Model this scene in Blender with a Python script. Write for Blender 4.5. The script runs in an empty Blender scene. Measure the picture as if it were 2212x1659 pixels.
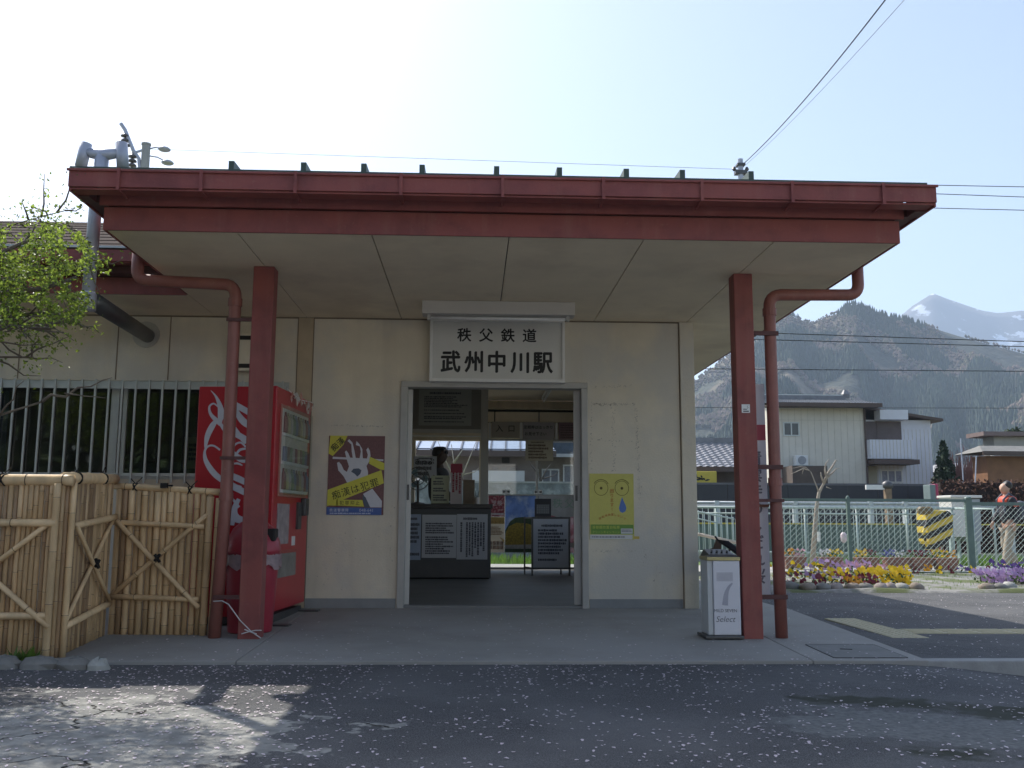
import bpy, math, random
import numpy as np
from mathutils import Vector, Matrix
random.seed(7); RNG = np.random.default_rng(7)
S = bpy.context.scene; COL = S.collection
# ------------------------------------------------------------------ camera
HC = 0.84; FP = 2050.0
yaw, pit, rol = (math.radians(a) for a in (2.33, 8.1, 0.28))
fw = Vector((math.sin(yaw)*math.cos(pit), math.cos(yaw)*math.cos(pit), math.sin(pit)))
rt0 = fw.cross(Vector((0, 0, 1))).normalized(); up0 = rt0.cross(fw)
rt = rt0*math.cos(rol) + up0*math.sin(rol); up = -rt0*math.sin(rol) + up0*math.cos(rol)
cd = bpy.data.cameras.new('camera'); cam = bpy.data.objects.new('camera', cd); COL.objects.link(cam)
cd.sensor_width = 36; cd.lens = 36*FP/2212; cd.clip_end = 9000; cd.clip_start = 0.05
cam.matrix_world = Matrix(((rt.x, up.x, -fw.x, 0), (rt.y, up.y, -fw.y, 0), (rt.z, up.z, -fw.z, HC), (0, 0, 0, 1)))
S.camera = cam
# ------------------------------------------------------------------ sky, sun, exposure
SUN = Vector((-0.575, 0.73, 1.0)).normalized()
W = bpy.data.worlds.new('World'); S.world = W; W.use_nodes = True
nt = W.node_tree; sk = nt.nodes.new('ShaderNodeTexSky'); sk.sky_type = 'NISHITA'; sk.sun_disc = False
sk.sun_elevation = math.asin(SUN.z); sk.sun_rotation = math.atan2(SUN.x, SUN.y)
sk.air_density = 1.0; sk.dust_density = 2.0; sk.ozone_density = 1.2
hs = nt.nodes.new('ShaderNodeHueSaturation'); hs.inputs['Saturation'].default_value = 0.88; nt.links.new(sk.outputs[0], hs.inputs['Color']); nt.links.new(hs.outputs[0], nt.nodes['Background'].inputs[0]); nt.nodes['Background'].inputs[1].default_value = 0.125
sl = bpy.data.lights.new('sun', 'SUN'); sl.energy = 3.6; sl.angle = math.radians(0.5); sl.color = (1, 0.95, 0.87)
so = bpy.data.objects.new('sun', sl); COL.objects.link(so)
so.rotation_euler = (-SUN).to_track_quat('-Z', 'Y').to_euler(); so.location = SUN*60
S.view_settings.view_transform = 'Standard'; S.view_settings.look = 'None'
S.view_settings.exposure = 0.90; S.view_settings.gamma = 1.0
cy = S.cycles; cy.use_denoising = True; cy.max_bounces = 8; cy.diffuse_bounces = 4; cy.volume_bounces = 1
cy.glossy_bounces = 3; cy.transmission_bounces = 6; cy.transparent_max_bounces = 12; cy.caustics_reflective = False; cy.caustics_refractive = False

# ------------------------------------------------------------------ helpers
def P(x, y, Y):                       # a point seen at (x, y) of the 2212 px wide view, at depth Y
    d = rt*((x-1106)/FP) - up*((y-829.5)/FP) + fw
    return Vector((0, 0, HC)) + d*(Y/d.y)
MATS = {}
def mat(name, col, rough=0.6, var=0.12, scale=6.0, bump=0.0, bscale=40.0, metal=0.0, col2=None, thr=(0.45, 0.6), scale2=2.0, spec=0.5, trans=0.0, stretch=None, detail=5, streak=None):
    if name in MATS: return MATS[name]
    m = bpy.data.materials.new(name); m.use_nodes = True; t = m.node_tree; N = t.nodes; L = t.links
    b = N['Principled BSDF']; b.inputs['Roughness'].default_value = rough; b.inputs['Metallic'].default_value = metal
    b.inputs['Specular IOR Level'].default_value = spec
    tc = N.new('ShaderNodeTexCoord'); src = tc.outputs['Object']
    if stretch:
        mp = N.new('ShaderNodeMapping'); mp.inputs['Scale'].default_value = stretch; L.new(src, mp.inputs[0]); src = mp.outputs[0]
    def noise(sc, det=detail):
        n = N.new('ShaderNodeTexNoise'); n.inputs['Scale'].default_value = sc; n.inputs['Detail'].default_value = det; n.inputs['Roughness'].default_value = 0.6
        L.new(src, n.inputs['Vector']); return n.outputs['Fac']
    def mix(fac, a, c):
        x = N.new('ShaderNodeMix'); x.data_type = 'RGBA'; L.new(fac, x.inputs[0])
        for v, s in ((a, 6), (c, 7)):
            if isinstance(v, (tuple, list)): x.inputs[s].default_value = (*v[:3], 1)
            else: L.new(v, x.inputs[s])
        return x.outputs[2]
    def ramp(fac, a, c):
        r = N.new('ShaderNodeMapRange'); r.inputs[1].default_value = a; r.inputs[2].default_value = c; L.new(fac, r.inputs[0]); return r.outputs[0]
    c = mix(ramp(noise(scale), 0.3, 0.7), [v*(1-var) for v in col], [min(1, v*(1+var)) for v in col])
    if col2: c = mix(ramp(noise(scale2), *thr), c, col2)
    if streak:                        # run-down dirt and fading: colour, amount, threshold, xy scale
        mp2 = N.new('ShaderNodeMapping'); mp2.inputs['Scale'].default_value = (streak[3], streak[3], streak[3]*.09); L.new(tc.outputs['Object'], mp2.inputs[0]); n2 = N.new('ShaderNodeTexNoise'); n2.inputs['Scale'].default_value = 1; n2.inputs['Detail'].default_value = 7; n2.inputs['Roughness'].default_value = .65; L.new(mp2.outputs[0], n2.inputs['Vector'])
        n3 = N.new('ShaderNodeTexNoise'); n3.inputs['Scale'].default_value = 26; n3.inputs['Detail'].default_value = 5; L.new(tc.outputs['Object'], n3.inputs['Vector'])
        a1 = N.new('ShaderNodeMath'); a1.operation = 'MULTIPLY'; L.new(ramp(n2.outputs['Fac'], streak[2], streak[2]+.16), a1.inputs[0]); a1.inputs[1].default_value = streak[1]
        a2 = N.new('ShaderNodeMath'); a2.operation = 'MULTIPLY'; L.new(ramp(n3.outputs['Fac'], .66, .70), a2.inputs[0]); a2.inputs[1].default_value = streak[1]*.8
        c = mix(a1.outputs[0], c, streak[0]); c = mix(a2.outputs[0], c, streak[0])
    L.new(c, b.inputs['Base Color'])
    if bump:
        bn = N.new('ShaderNodeBump'); bn.inputs['Strength'].default_value = bump; bn.inputs['Distance'].default_value = 0.01
        L.new(noise(bscale, 3), bn.inputs['Height']); L.new(bn.outputs[0], b.inputs['Normal'])
    if trans:
        tr = N.new('ShaderNodeBsdfTranslucent'); L.new(c, tr.inputs[0]); ms = N.new('ShaderNodeMixShader'); ms.inputs[0].default_value = trans
        L.new(b.outputs[0], ms.inputs[1]); L.new(tr.outputs[0], ms.inputs[2]); L.new(ms.outputs[0], N['Material Output'].inputs[0])
    MATS[name] = m
    return m
def flat(name, col, rough=0.55, spec=0.4): return mat(name, col, rough, 0.04, 20, spec=spec)
def glass(name, tint=(0.8, 0.85, 0.85), alpha=0.25, rough=0.03, ior=1.5):
    if name in MATS: return MATS[name]
    m = bpy.data.materials.new(name); m.use_nodes = True; t = m.node_tree; N = t.nodes; L = t.links
    g = N.new('ShaderNodeBsdfGlossy'); g.inputs['Roughness'].default_value = rough; tr = N.new('ShaderNodeBsdfTransparent'); tr.inputs[0].default_value = (*tint, 1)
    fr = N.new('ShaderNodeFresnel'); fr.inputs[0].default_value = ior; ad = N.new('ShaderNodeMath'); ad.operation = 'ADD'; ad.inputs[1].default_value = alpha; L.new(fr.outputs[0], ad.inputs[0])
    ms = N.new('ShaderNodeMixShader'); L.new(ad.outputs[0], ms.inputs[0]); L.new(tr.outputs[0], ms.inputs[1]); L.new(g.outputs[0], ms.inputs[2]); L.new(ms.outputs[0], N['Material Output'].inputs[0])
    MATS[name] = m; return m

OFF = {}
def root(name, loc, label, cat, group=None):
    o = bpy.data.objects.new(name, None); o.empty_display_size = 0.1; COL.objects.link(o); o.location = loc
    OFF[o.name] = Vector(loc); o['label'] = label; o['category'] = cat
    if group: o['group'] = group
    return o
def tag(o, label, cat, group=None):
    o['label'] = label; o['category'] = cat
    if group: o['group'] = group
    return o
def kind(o, k): o['kind'] = k; return o
TXT = {}
def glyph(ch, bold):
    k = (ch, bold)
    if k not in TXT:
        c = bpy.data.curves.new('g', 'FONT'); c.body = ch; c.offset = bold; c.resolution_u = 3
        o = bpy.data.objects.new('g', c); COL.objects.link(o); dg = bpy.context.evaluated_depsgraph_get(); e = o.evaluated_get(dg); m = e.to_mesh()
        v = np.array([x.co[:] for x in m.vertices]).reshape(-1, 3); f = [tuple(p.vertices) for p in m.polygons]; e.to_mesh_clear()
        bpy.data.objects.remove(o); bpy.data.curves.remove(c); TXT[k] = (v, f)
    return TXT[k]
class MB:
    def __init__(s): s.v = []; s.f = []; s.m = []
    def add(s, vs, fs, mi=0):
        n = len(s.v); s.v += [tuple(p) for p in vs]; s.f += [tuple(i+n for i in q) for q in fs]; s.m += [mi]*len(fs); return s
    def box(s, x0, x1, y0, y1, z0, z1, mi=0):
        return s.add([(x, y, z) for x in (x0, x1) for y in (y0, y1) for z in (z0, z1)],
                     [(0, 1, 3, 2), (4, 6, 7, 5), (0, 4, 5, 1), (2, 3, 7, 6), (0, 2, 6, 4), (1, 5, 7, 3)], mi)
    def bar(s, a, b, w, h, mi=0, upv=(0, 0, 1)):        # rectangular bar from a to b
        a, b = Vector(a), Vector(b); d = (b-a).normalized(); u = Vector(upv)
        if abs(d.dot(u)) > 0.98: u = Vector((0, 1, 0))
        r = d.cross(u).normalized(); u = r.cross(d)
        r = r*(w/2); u = u*(h/2)
        return s.add([p+i*r+j*u for p in (a, b) for i, j in ((-1, -1), (1, -1), (1, 1), (-1, 1))],
                     [(3, 2, 1, 0), (4, 5, 6, 7), (0, 1, 5, 4), (1, 2, 6, 5), (2, 3, 7, 6), (3, 0, 4, 7)], mi)
    def tube(s, pts, rad, mi=0, n=10, cap=True):
        pts = [Vector(p) for p in pts]; R_ = rad if isinstance(rad, (list, tuple)) else [rad]*len(pts)
        vs = []; pr = None
        for i, p in enumerate(pts):
            d = (pts[min(i+1, len(pts)-1)]-pts[max(i-1, 0)]).normalized()
            if pr is None:
                a = Vector((0, 0, 1)) if abs(d.z) < 0.9 else Vector((1, 0, 0)); r = d.cross(a).normalized()
            else:
                r = (pr-d*pr.dot(d)).normalized()
            pr = r; u = d.cross(r)
            vs += [p+(r*math.cos(t)+u*math.sin(t))*R_[i] for t in [2*math.pi*k/n for k in range(n)]]
        fs = [(i*n+k, i*n+(k+1) % n, (i+1)*n+(k+1) % n, (i+1)*n+k) for i in range(len(pts)-1) for k in range(n)]
        if cap: fs += [tuple(range(n-1, -1, -1)), tuple((len(pts)-1)*n+k for k in range(n))]
        return s.add(vs, fs, mi)
    def lathe(s, c, prof, mi=0, n=16, axis='z', sx=1, sy=1):
        vs = []
        for r, h in prof:
            for k in range(n):
                t = 2*math.pi*k/n; a, b = r*math.cos(t)*sx, r*math.sin(t)*sy
                vs.append((c[0]+a, c[1]+b, c[2]+h) if axis == 'z' else ((c[0]+a, c[1]+h, c[2]+b) if axis == 'y' else (c[0]+h, c[1]+a, c[2]+b)))
        m = len(prof)
        return s.add(vs, [(i*n+k, i*n+(k+1) % n, (i+1)*n+(k+1) % n, (i+1)*n+k) for i in range(m-1) for k in range(n)]+[tuple(range(n-1, -1, -1)), tuple((m-1)*n+k for k in range(n))], mi)
    def prism(s, poly, o, r, u, t, mi=0):                # polygon in (r,u) at o, thick t along r x u
        o, r, u = Vector(o), Vector(r), Vector(u); nn = r.cross(u).normalized()*t; n = len(poly)
        A = [o+r*a+u*b for a, b in poly]
        return s.add(A+[p+nn for p in A], [tuple(range(n-1, -1, -1)), tuple(range(n, 2*n))]+[(i, (i+1) % n, n+(i+1) % n, n+i) for i in range(n)], mi)
    def sheet(s, poly, o, r, u, mi=0):
        o, r, u = Vector(o), Vector(r), Vector(u)
        return s.add([o+r*a+u*b for a, b in poly], [tuple(range(len(poly)))], mi)
    def stroke(s, pts, o, r, u, mi=0, sub=5):            # calligraphic stroke: points (a, b, width)
        q = []
        n = len(pts)
        for i in range(n-1):
            p0, p1, p2, p3 = (np.array(pts[max(0, min(n-1, j))], float) for j in (i-1, i, i+1, i+2))
            for k in range(sub):
                t = k/sub; q.append(0.5*((2*p1)+(-p0+p2)*t+(2*p0-5*p1+4*p2-p3)*t*t+(-p0+3*p1-3*p2+p3)*t**3))
        q.append(np.array(pts[-1], float)); o, r, u = Vector(o), Vector(r), Vector(u); vs = []
        for i, p in enumerate(q):
            d = q[min(i+1, len(q)-1)][:2]-q[max(i-1, 0)][:2]; d = d/(np.linalg.norm(d)+1e-9); nn = np.array([-d[1], d[0]])*max(p[2], 0.0001)/2
            for e in (p[:2]+nn, p[:2]-nn): vs.append(o+r*e[0]+u*e[1])
        return s.add(vs, [(2*i, 2*i+1, 2*i+3, 2*i+2) for i in range(len(q)-1)], mi)
    def text(s, body, o, r, u, h, mi=0, pitch=1.05, vert=False, bold=0.012, sx=1.0):
        o, r, u = Vector(o), Vector(r), Vector(u); n = len(body)
        for i, ch in enumerate(body):
            if ch == ' ': continue
            v, f = glyph(ch, 0); k = i-(n-1)/2; nn = r.cross(u)*.0002
            w = (v[:, 0].max()+v[:, 0].min())/2 if len(v) else 0
            c = o-u*(k*pitch*h) if vert else o+r*(k*pitch*h)
            for e, (da, db) in enumerate(((0, 0), (1, 0), (-1, 0), (0, 1), (0, -1), (.7, .7), (-.7, -.7)) if bold > 0 else ((0, 0),)):
                s.add([c+r*((p[0]-w)*h*sx+da*bold*h)+u*((p[1]-0.37)*h+db*bold*h)+nn*e for p in v], f, mi)
        return s
    def line(s, body, o, r, u, h, mi=0, bold=0.0, shear=0.0):      # latin line, proportional, centred
        o, r, u = Vector(o), Vector(r), Vector(u); v, f = glyph(body, bold); w = (v[:, 0].max()+v[:, 0].min())/2
        return s.add([o+r*((p[0]-w+shear*p[1])*h)+u*((p[1]-0.35)*h) for p in v], f, mi)
    def prints(s, o, r, u, w, h, rows, mi=0, vert=False, rng=None, fill=0.8):    # small unreadable print: rows of dashes
        rg = random.Random(rows*131+int(w*1000)); o, r, u = Vector(o), Vector(r), Vector(u)
        for i in range(rows):
            t = (i+0.5)/rows; x = 0.0; end = rg.uniform(0.6, 1.0)
            if rg.random() < 0.08: continue
            while x < end:
                l = rg.uniform(0.02, 0.07); b0 = x; x += l+rg.uniform(0.005, 0.015); th = 0.32/rows*rg.uniform(0.8, 1.2)
                if vert: q = [(w*(t-th), h*(1-b0)), (w*(t+th), h*(1-b0)), (w*(t+th), h*(1-b0-l)), (w*(t-th), h*(1-b0-l))]
                else: q = [(w*b0, h*(1-t-th)), (w*(b0+l), h*(1-t-th)), (w*(b0+l), h*(1-t+th)), (w*b0, h*(1-t+th))]
                s.sheet(q, o, r, u, mi)
        return s
    def build(s, name, mats, parent=None, smooth=False, bevel=0.0, loc=None, label=None):
        mats = mats if isinstance(mats, (list, tuple)) else [mats]
        off = OFF[parent.name] if parent else Vector(loc) if loc is not None else Vector((0, 0, 0))
        me = bpy.data.meshes.new(name); me.from_pydata([(a-off.x, b-off.y, c-off.z) for a, b, c in s.v], [], s.f)
        for m in mats: me.materials.append(m)
        me.polygons.foreach_set('material_index', s.m)
        if smooth: me.polygons.foreach_set('use_smooth', [True]*len(s.f))
        me.update(); o = bpy.data.objects.new(name, me); COL.objects.link(o); OFF[o.name] = off
        if parent: o.parent = parent
        else: o.location = off
        if bevel:
            b = o.modifiers.new('bevel', 'BEVEL'); b.width = bevel; b.segments = 2; b.limit_method = 'ANGLE'; b.harden_normals = False
        if label: o['label'] = label
        return o
def bx(name, m, parent, *c, bevel=0.0, **k): return MB().box(*c).build(name, m, parent, bevel=bevel, **k)
X, Y, Z = Vector((1, 0, 0)), Vector((0, 1, 0)), Vector((0, 0, 1))
def copy_tree(o, loc, label, group=None):
    def cp(a, par):
        c = a.copy(); COL.objects.link(c); OFF[c.name] = OFF.get(a.name, Vector())
        if par: c.parent = par
        for ch in list(a.children): cp(ch, c)
        return c
    r = cp(o, None); r.location = loc; OFF[r.name] = Vector(loc); r['label'] = label
    if group: r['group'] = group
    return r
def skin(name, nodes, edges, m, parent, sub=2, rootn=0):
    """one continuous skinned surface: nodes (x,y,z,r)"""
    me = bpy.data.meshes.new('sk'); me.from_pydata([n[:3] for n in nodes], edges, []); o = bpy.data.objects.new('sk', me); COL.objects.link(o)
    o.modifiers.new('s', 'SKIN'); sv = me.skin_vertices[0].data
    for i, n in enumerate(nodes):
        rr = n[3]; sv[i].radius = (rr, rr) if not isinstance(rr, tuple) else rr; sv[i].use_root = (i == rootn)
    ss = o.modifiers.new('u', 'SUBSURF'); ss.levels = sub; ss.render_levels = sub
    dg = bpy.context.evaluated_depsgraph_get(); me2 = bpy.data.meshes.new_from_object(o.evaluated_get(dg)); bpy.data.objects.remove(o)
    off = OFF[parent.name]; me2.transform(Matrix.Translation(-off)); me2.name = name; me2.materials.clear(); me2.materials.append(m)
    me2.polygons.foreach_set('use_smooth', [True]*len(me2.polygons)); r = bpy.data.objects.new(name, me2); COL.objects.link(r); r.parent = parent; OFF[r.name] = off
    return r
# ------------------------------------------------------------------ materials
CREAM = mat('cream_wall', (0.68, 0.615, 0.485), 0.75, 0.06, 3, 0.25, 60, col2=(0.57, 0.54, 0.475), scale2=1.1, streak=((.47, .41, .32), .26, .52, 3.2))
SOFF = mat('soffit_board', (0.77, 0.675, 0.50), 0.8, 0.07, 2, 0.1, 30, col2=(.62, .53, .39), scale2=1.3, thr=(.5, .75))
RED = mat('red_paint', (0.225, 0.066, 0.060), 0.55, 0.16, 5, 0.15, 50, col2=(0.27, 0.078, 0.066), scale2=3, spec=.3, streak=((.30, .13, .10), .4, .53, 7.0))
PIPE = mat('red_pipe_paint', (0.26, 0.095, 0.075), 0.5, 0.15, 6, streak=((.33, .17, .13), .45, .52, 9.0))
GREY = mat('grey_trim', (0.42, 0.41, 0.38), 0.6, 0.08, 5)
ALU = mat('aluminium', (0.50, 0.52, 0.50), 0.42, 0.06, 8, metal=0.3)
PLINTH = mat('grey_plinth', (0.26, 0.27, 0.27), 0.8, 0.1, 5)
DARK = flat('dark_gap', (0.02, 0.018, 0.015), 0.9)
INW = mat('interior_wall', (0.72, 0.64, 0.49), 0.8, 0.06, 3)
WHITE = mat('white_paint', (0.72, 0.72, 0.70), 0.5, 0.04, 8)
INK = flat('black_ink', (0.012, 0.012, 0.012), 0.6)
PAPER = flat('paper', (0.62, 0.62, 0.60), 0.7)
CONC = mat('concrete', (0.30, 0.29, 0.265), 0.85, 0.12, 2.2, 0.4, 90, col2=(0.33, 0.32, 0.30), scale2=0.8)
GALV = mat('galvanised_pipe', (0.44, 0.46, 0.53), 0.45, 0.12, 7, metal=0.25)
TIN = mat('brown_tin_roof', (0.06, 0.044, 0.038), 0.95, 0.2, 6, spec=.04)
STEEL = mat('dark_steel', (0.10, 0.10, 0.10), 0.45, 0.1, 6, metal=0.6)
WOOD = mat('wood', (0.62, 0.51, 0.34), 0.65, 0.15, 5, stretch=(1, 1, 0.2))

def asphalt():
    m = bpy.data.materials.new('asphalt'); m.use_nodes = True; t = m.node_tree; N = t.nodes; L = t.links; b = N['Principled BSDF']; b.inputs['Roughness'].default_value = 0.9
    b.inputs['Specular IOR Level'].default_value = 0.3
    tc = N.new('ShaderNodeTexCoord')
    def noise(sc, d=4):
        n = N.new('ShaderNodeTexNoise'); n.inputs['Scale'].default_value = sc; n.inputs['Detail'].default_value = d; L.new(tc.outputs['Object'], n.inputs['Vector']); return n.outputs['Fac']
    def mr(f, a, c, lo=0, hi=1):
        r = N.new('ShaderNodeMapRange'); r.inputs[1].default_value = a; r.inputs[2].default_value = c; r.inputs[3].default_value = lo; r.inputs[4].default_value = hi; L.new(f, r.inputs[0]); return r.outputs[0]
    def mix(f, a, c, mode='MIX'):
        x = N.new('ShaderNodeMix'); x.data_type = 'RGBA'; x.blend_type = mode
        for v, s in ((f, 0), (a, 6), (c, 7)):
            if isinstance(v, (tuple, float)): x.inputs[s].default_value = v if isinstance(v, float) else (*v, 1)
            else: L.new(v, x.inputs[s])
        return x.outputs[2]
    c = mix(mr(noise(160, 2), 0.35, 0.7), (0.032, 0.033, 0.035), (0.135, 0.135, 0.137))     # aggregate
    c = mix(mr(noise(420, 1), 0.62, 0.70), c, (0.30, 0.30, 0.30)); c = mix(mr(noise(1.2), 0.42, 0.62), c, mix(0.5, c, (0.15, 0.15, 0.15)))               # worn patches
    sep = N.new('ShaderNodeSeparateXYZ'); L.new(tc.outputs['Object'], sep.inputs[0])
    # old cement left, colour lightened where the sun lands; worn repair on the right
    def blob(cx, cy, rx, ry, edge, rot=0.0, amp=0.5):
        vm = N.new('ShaderNodeVectorMath'); vm.operation = 'SUBTRACT'; vm.inputs[1].default_value = (cx, cy, 0); L.new(tc.outputs['Object'], vm.inputs[0])
        sc = N.new('ShaderNodeVectorMath'); sc.operation = 'MULTIPLY'; sc.inputs[1].default_value = (1/rx, 1/ry, 0); ro_ = N.new('ShaderNodeVectorRotate'); ro_.rotation_type = 'Z_AXIS'; ro_.inputs['Angle'].default_value = -rot; L.new(vm.outputs[0], ro_.inputs['Vector']); L.new(ro_.outputs[0], sc.inputs[0])
        ln = N.new('ShaderNodeVectorMath'); ln.operation = 'LENGTH'; L.new(sc.outputs[0], ln.inputs[0])
        ad = N.new('ShaderNodeMath'); ad.operation = 'ADD'; L.new(ln.outputs['Value'], ad.inputs[0])
        ab = N.new('ShaderNodeMath'); ab.operation = 'ADD'; L.new(mr(noise(2.2), 0.2, 0.8, -amp, amp), ab.inputs[0]); L.new(mr(noise(11, 6), 0.25, 0.75, -amp*.5, amp*.5), ab.inputs[1]); L.new(ab.outputs[0], ad.inputs[1]); return mr(ad.outputs[0], 1.0, 1.0-edge)
    old = blob(-1.9, 4.3, 1.25, 1.05, 0.06)
    c = mix(old, c, mix(mr(noise(9), 0.35, 0.65), (0.19, 0.19, 0.178), (0.35, 0.345, 0.315)))
    c = mix(blob(2.25, 4.5, 0.75, 0.36, 0.12, -.35, .6), c, mix(mr(noise(40), 0.3, 0.7), (0.10, 0.105, 0.105), (0.19, 0.195, 0.19)))
    moss = blob(2.6, 4.93, 0.7, 0.17, 0.6, -.42, 1.1); c = mix(moss, c, (0.042, 0.046, 0.034))
    moss2 = blob(2.05, 4.06, 0.42, 0.12, 0.6, -.35, 1.1); c = mix(moss2, c, (0.042, 0.046, 0.034))
    vo = N.new('ShaderNodeTexVoronoi'); vo.feature = 'DISTANCE_TO_EDGE'; vo.inputs['Scale'].default_value = 0.85
    wv = N.new('ShaderNodeVectorMath'); wv.operation = 'ADD'; nz = N.new('ShaderNodeTexNoise'); nz.inputs['Scale'].default_value = 3.0; nz.inputs['Detail'].default_value = 6
    L.new(tc.outputs['Object'], nz.inputs['Vector']); s2 = N.new('ShaderNodeVectorMath'); s2.operation = 'SCALE'; s2.inputs['Scale'].default_value = 0.75; L.new(nz.outputs['Color'], s2.inputs[0])
    L.new(tc.outputs['Object'], wv.inputs[0]); L.new(s2.outputs[0], wv.inputs[1]); L.new(wv.outputs[0], vo.inputs['Vector'])
    crack = mr(vo.outputs['Distance'], 0.010, 0.002); cm = N.new('ShaderNodeMath'); cm.operation = 'MULTIPLY'; L.new(crack, cm.inputs[0]); L.new(old, cm.inputs[1])
    c = mix(cm.outputs[0], c, (0.02, 0.018, 0.014)); L.new(c, b.inputs['Base Color'])
    bp = N.new('ShaderNodeBump'); bp.inputs['Strength'].default_value = 0.7; bp.inputs['Distance'].default_value = 0.006; L.new(noise(140, 2), bp.inputs['Height'])
    b2 = N.new('ShaderNodeBump'); b2.inputs['Strength'].default_value = 0.8; b2.inputs['Distance'].default_value = 0.03
    sb = N.new('ShaderNodeMath'); sb.operation = 'SUBTRACT'; L.new(noise(5), sb.inputs[0]); L.new(cm.outputs[0], sb.inputs[1]); L.new(sb.outputs[0], b2.inputs['Height']); L.new(bp.outputs[0], b2.inputs['Normal'])
    L.new(b2.outputs[0], b.inputs['Normal']); return m
ASPH = asphalt()

# ------------------------------------------------------------------ ground
def slabz(y): return -0.028*max(0.0, 9.25-y)
def roadz(x, y):
    z = -0.103-0.012*max(0.0, 6.4-y)*0.6
    t = min(1, max(0, (x-2.7)/1.6)); z -= 0.12*t*t*(3-2*t)
    t = min(1, max(0, (-2.2-x)/1.2)); z += 0.02*t
    return z
def grid(name, xs, ys, fz, m, k='structure'):
    mb = MB(); n = len(ys)
    mb.add([(x, y, fz(x, y)) for x in xs for y in ys], [(i*n+j, (i+1)*n+j, (i+1)*n+j+1, i*n+j+1) for i in range(len(xs)-1) for j in range(n-1)])
    return kind(mb.build(name, m, smooth=True), k)
FIELD = mat('meadow_ground', (0.075, 0.10, 0.035), 0.95, 0.3, 1.2, 0.6, 30, col2=(0.17, 0.155, 0.115), scale2=0.35, thr=(0.42, 0.55))
far = MB()
far.add([(-900, -60, -0.45), (1500, -60, -0.45), (1500, 3200, -0.45), (-900, 3200, -0.45)], [(0, 1, 2, 3)]); kind(far.build('ground', FIELD), 'structure')
grid('forecourt_road', list(np.linspace(-14, 16, 121)), list(np.linspace(-14, 6.43, 83)), roadz, ASPH)
# raised asphalt side path with its kerb
grid('side_path', [3.06+i*0.5 for i in range(28)], [6.56+i*0.53 for i in range(13)], lambda x, y: -0.095-0.005*(y-6.5)+0.0015*math.sin(x*2+y), ASPH)
KERB = mat('kerb_concrete', (0.33, 0.33, 0.32), 0.85, 0.15, 6, 0.4, 60)
mb = MB()
for i in range(12): mb.box(3.0+i*1.0, 3.992+i*1.0, 6.43, 6.557, -0.4, -0.086)
kind(mb.build('kerb', KERB, bevel=0.008), 'structure')
# concrete apron in front of the door, with joints
mb = MB(); joints = [-9.0, -5.2, -1.52, 2.27, 3.055]
for a, b in zip(joints[:-1], joints[1:]):
    vs = [(x, y, z) for x in (a+0.0025, b-0.0025) for y in (6.405, 9.245) for z in (-0.5, slabz(y))]
    mb.add(vs, [(0, 1, 3, 2), (4, 6, 7, 5), (0, 4, 5, 1), (2, 3, 7, 6), (0, 2, 6, 4), (1, 5, 7, 3)])
mb.box(-9, 3.05, 6.41, 9.24, -0.5, -0.1, 1)
kind(mb.build('apron_slab', [CONC, DARK], bevel=0.006), 'structure')
# slab beside the building under the right eave
vs = [(x, y, z) for x in (2.2, 3.055) for y in (9.25, 15.9) for z in (-0.5, -0.012)]
kind(MB().add(vs, [(0, 1, 3, 2), (4, 6, 7, 5), (0, 4, 5, 1), (2, 3, 7, 6), (0, 2, 6, 4), (1, 5, 7, 3)]).build('side_slab', CONC), 'structure')
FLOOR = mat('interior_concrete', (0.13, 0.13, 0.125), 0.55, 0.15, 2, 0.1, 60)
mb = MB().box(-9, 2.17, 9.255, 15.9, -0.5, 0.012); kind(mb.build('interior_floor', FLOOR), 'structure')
PLAT = mat('platform_concrete', (0.36, 0.35, 0.32), 0.85, 0.1, 3, 0.3, 60)
mb = MB().box(-30, 4.2, 15.902, 18.3, -0.9, -0.005); kind(mb.build('platform', PLAT), 'structure')
mb = MB().box(4.2, 40, 17.35, 20.4, -0.6, -0.115); kind(mb.build('footpath', PLAT), 'structure')
GRAV = mat('gravel_soil', (0.23, 0.225, 0.21), 0.95, 0.35, 14, 1.0, 40, col2=(0.10, 0.12, 0.045), scale2=1.3, thr=(0.47, 0.56))
grid('gravel_bed', [3.06+i*0.5 for i in range(40)], [12.92, 12.98, 13.1]+[13.5+i*0.43 for i in range(10)], lambda x, y: (-0.132 if y < 12.95 else -0.09+0.02*math.sin(x*3.1)*math.sin(y*2.3)), GRAV)
GRASSM = mat('grass_ground', (0.09, 0.15, 0.03), 0.95, 0.35, 5, 0.8, 40)
grid('trackside_grass', list(np.linspace(-30, 45, 40)), [18.31, 20, 22, 24, 26.9], lambda x, y: -0.3 if x < 4.2 or y > 20.4 else -0.45, GRASSM)

# grass tufts seen through the rear door and by the track: uncountable
def tufts(name, x0, x1, y0, y1, z, n, h, m):
    mb = MB()
    for _ in range(n):
        x, y = random.uniform(x0, x1), random.uniform(y0, y1); a = random.uniform(0, 6.28); w = 0.012*h/0.2; hh = h*random.uniform(0.5, 1.2); lx, ly = random.uniform(-.4, .4)*hh, random.uniform(-.4, .4)*hh
        c, s_ = math.cos(a)*w, math.sin(a)*w
        mb.add([(x-c, y-s_, z), (x+c, y+s_, z), (x+c*.6+lx*.5, y+s_*.6+ly*.5, z+hh*.6), (x+lx, y+ly, z+hh)], [(0, 1, 2, 3)])
    return kind(mb.build(name, m), 'stuff')
BLADE = mat('grass_blade', (0.13, 0.23, 0.035), 0.6, 0.4, 3, trans=0.45)
tag(tufts('grass', -2, 3.5, 18.4, 22.5, -0.3, 5000, 0.34, BLADE), 'bright green grass growing behind the platform edge', 'grass')
tag(tufts('grass', 8.5, 14.5, 20.5, 25, -0.3, 3500, 0.3, BLADE), 'green grass growing beside the tracks behind the right fence', 'grass')
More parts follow.
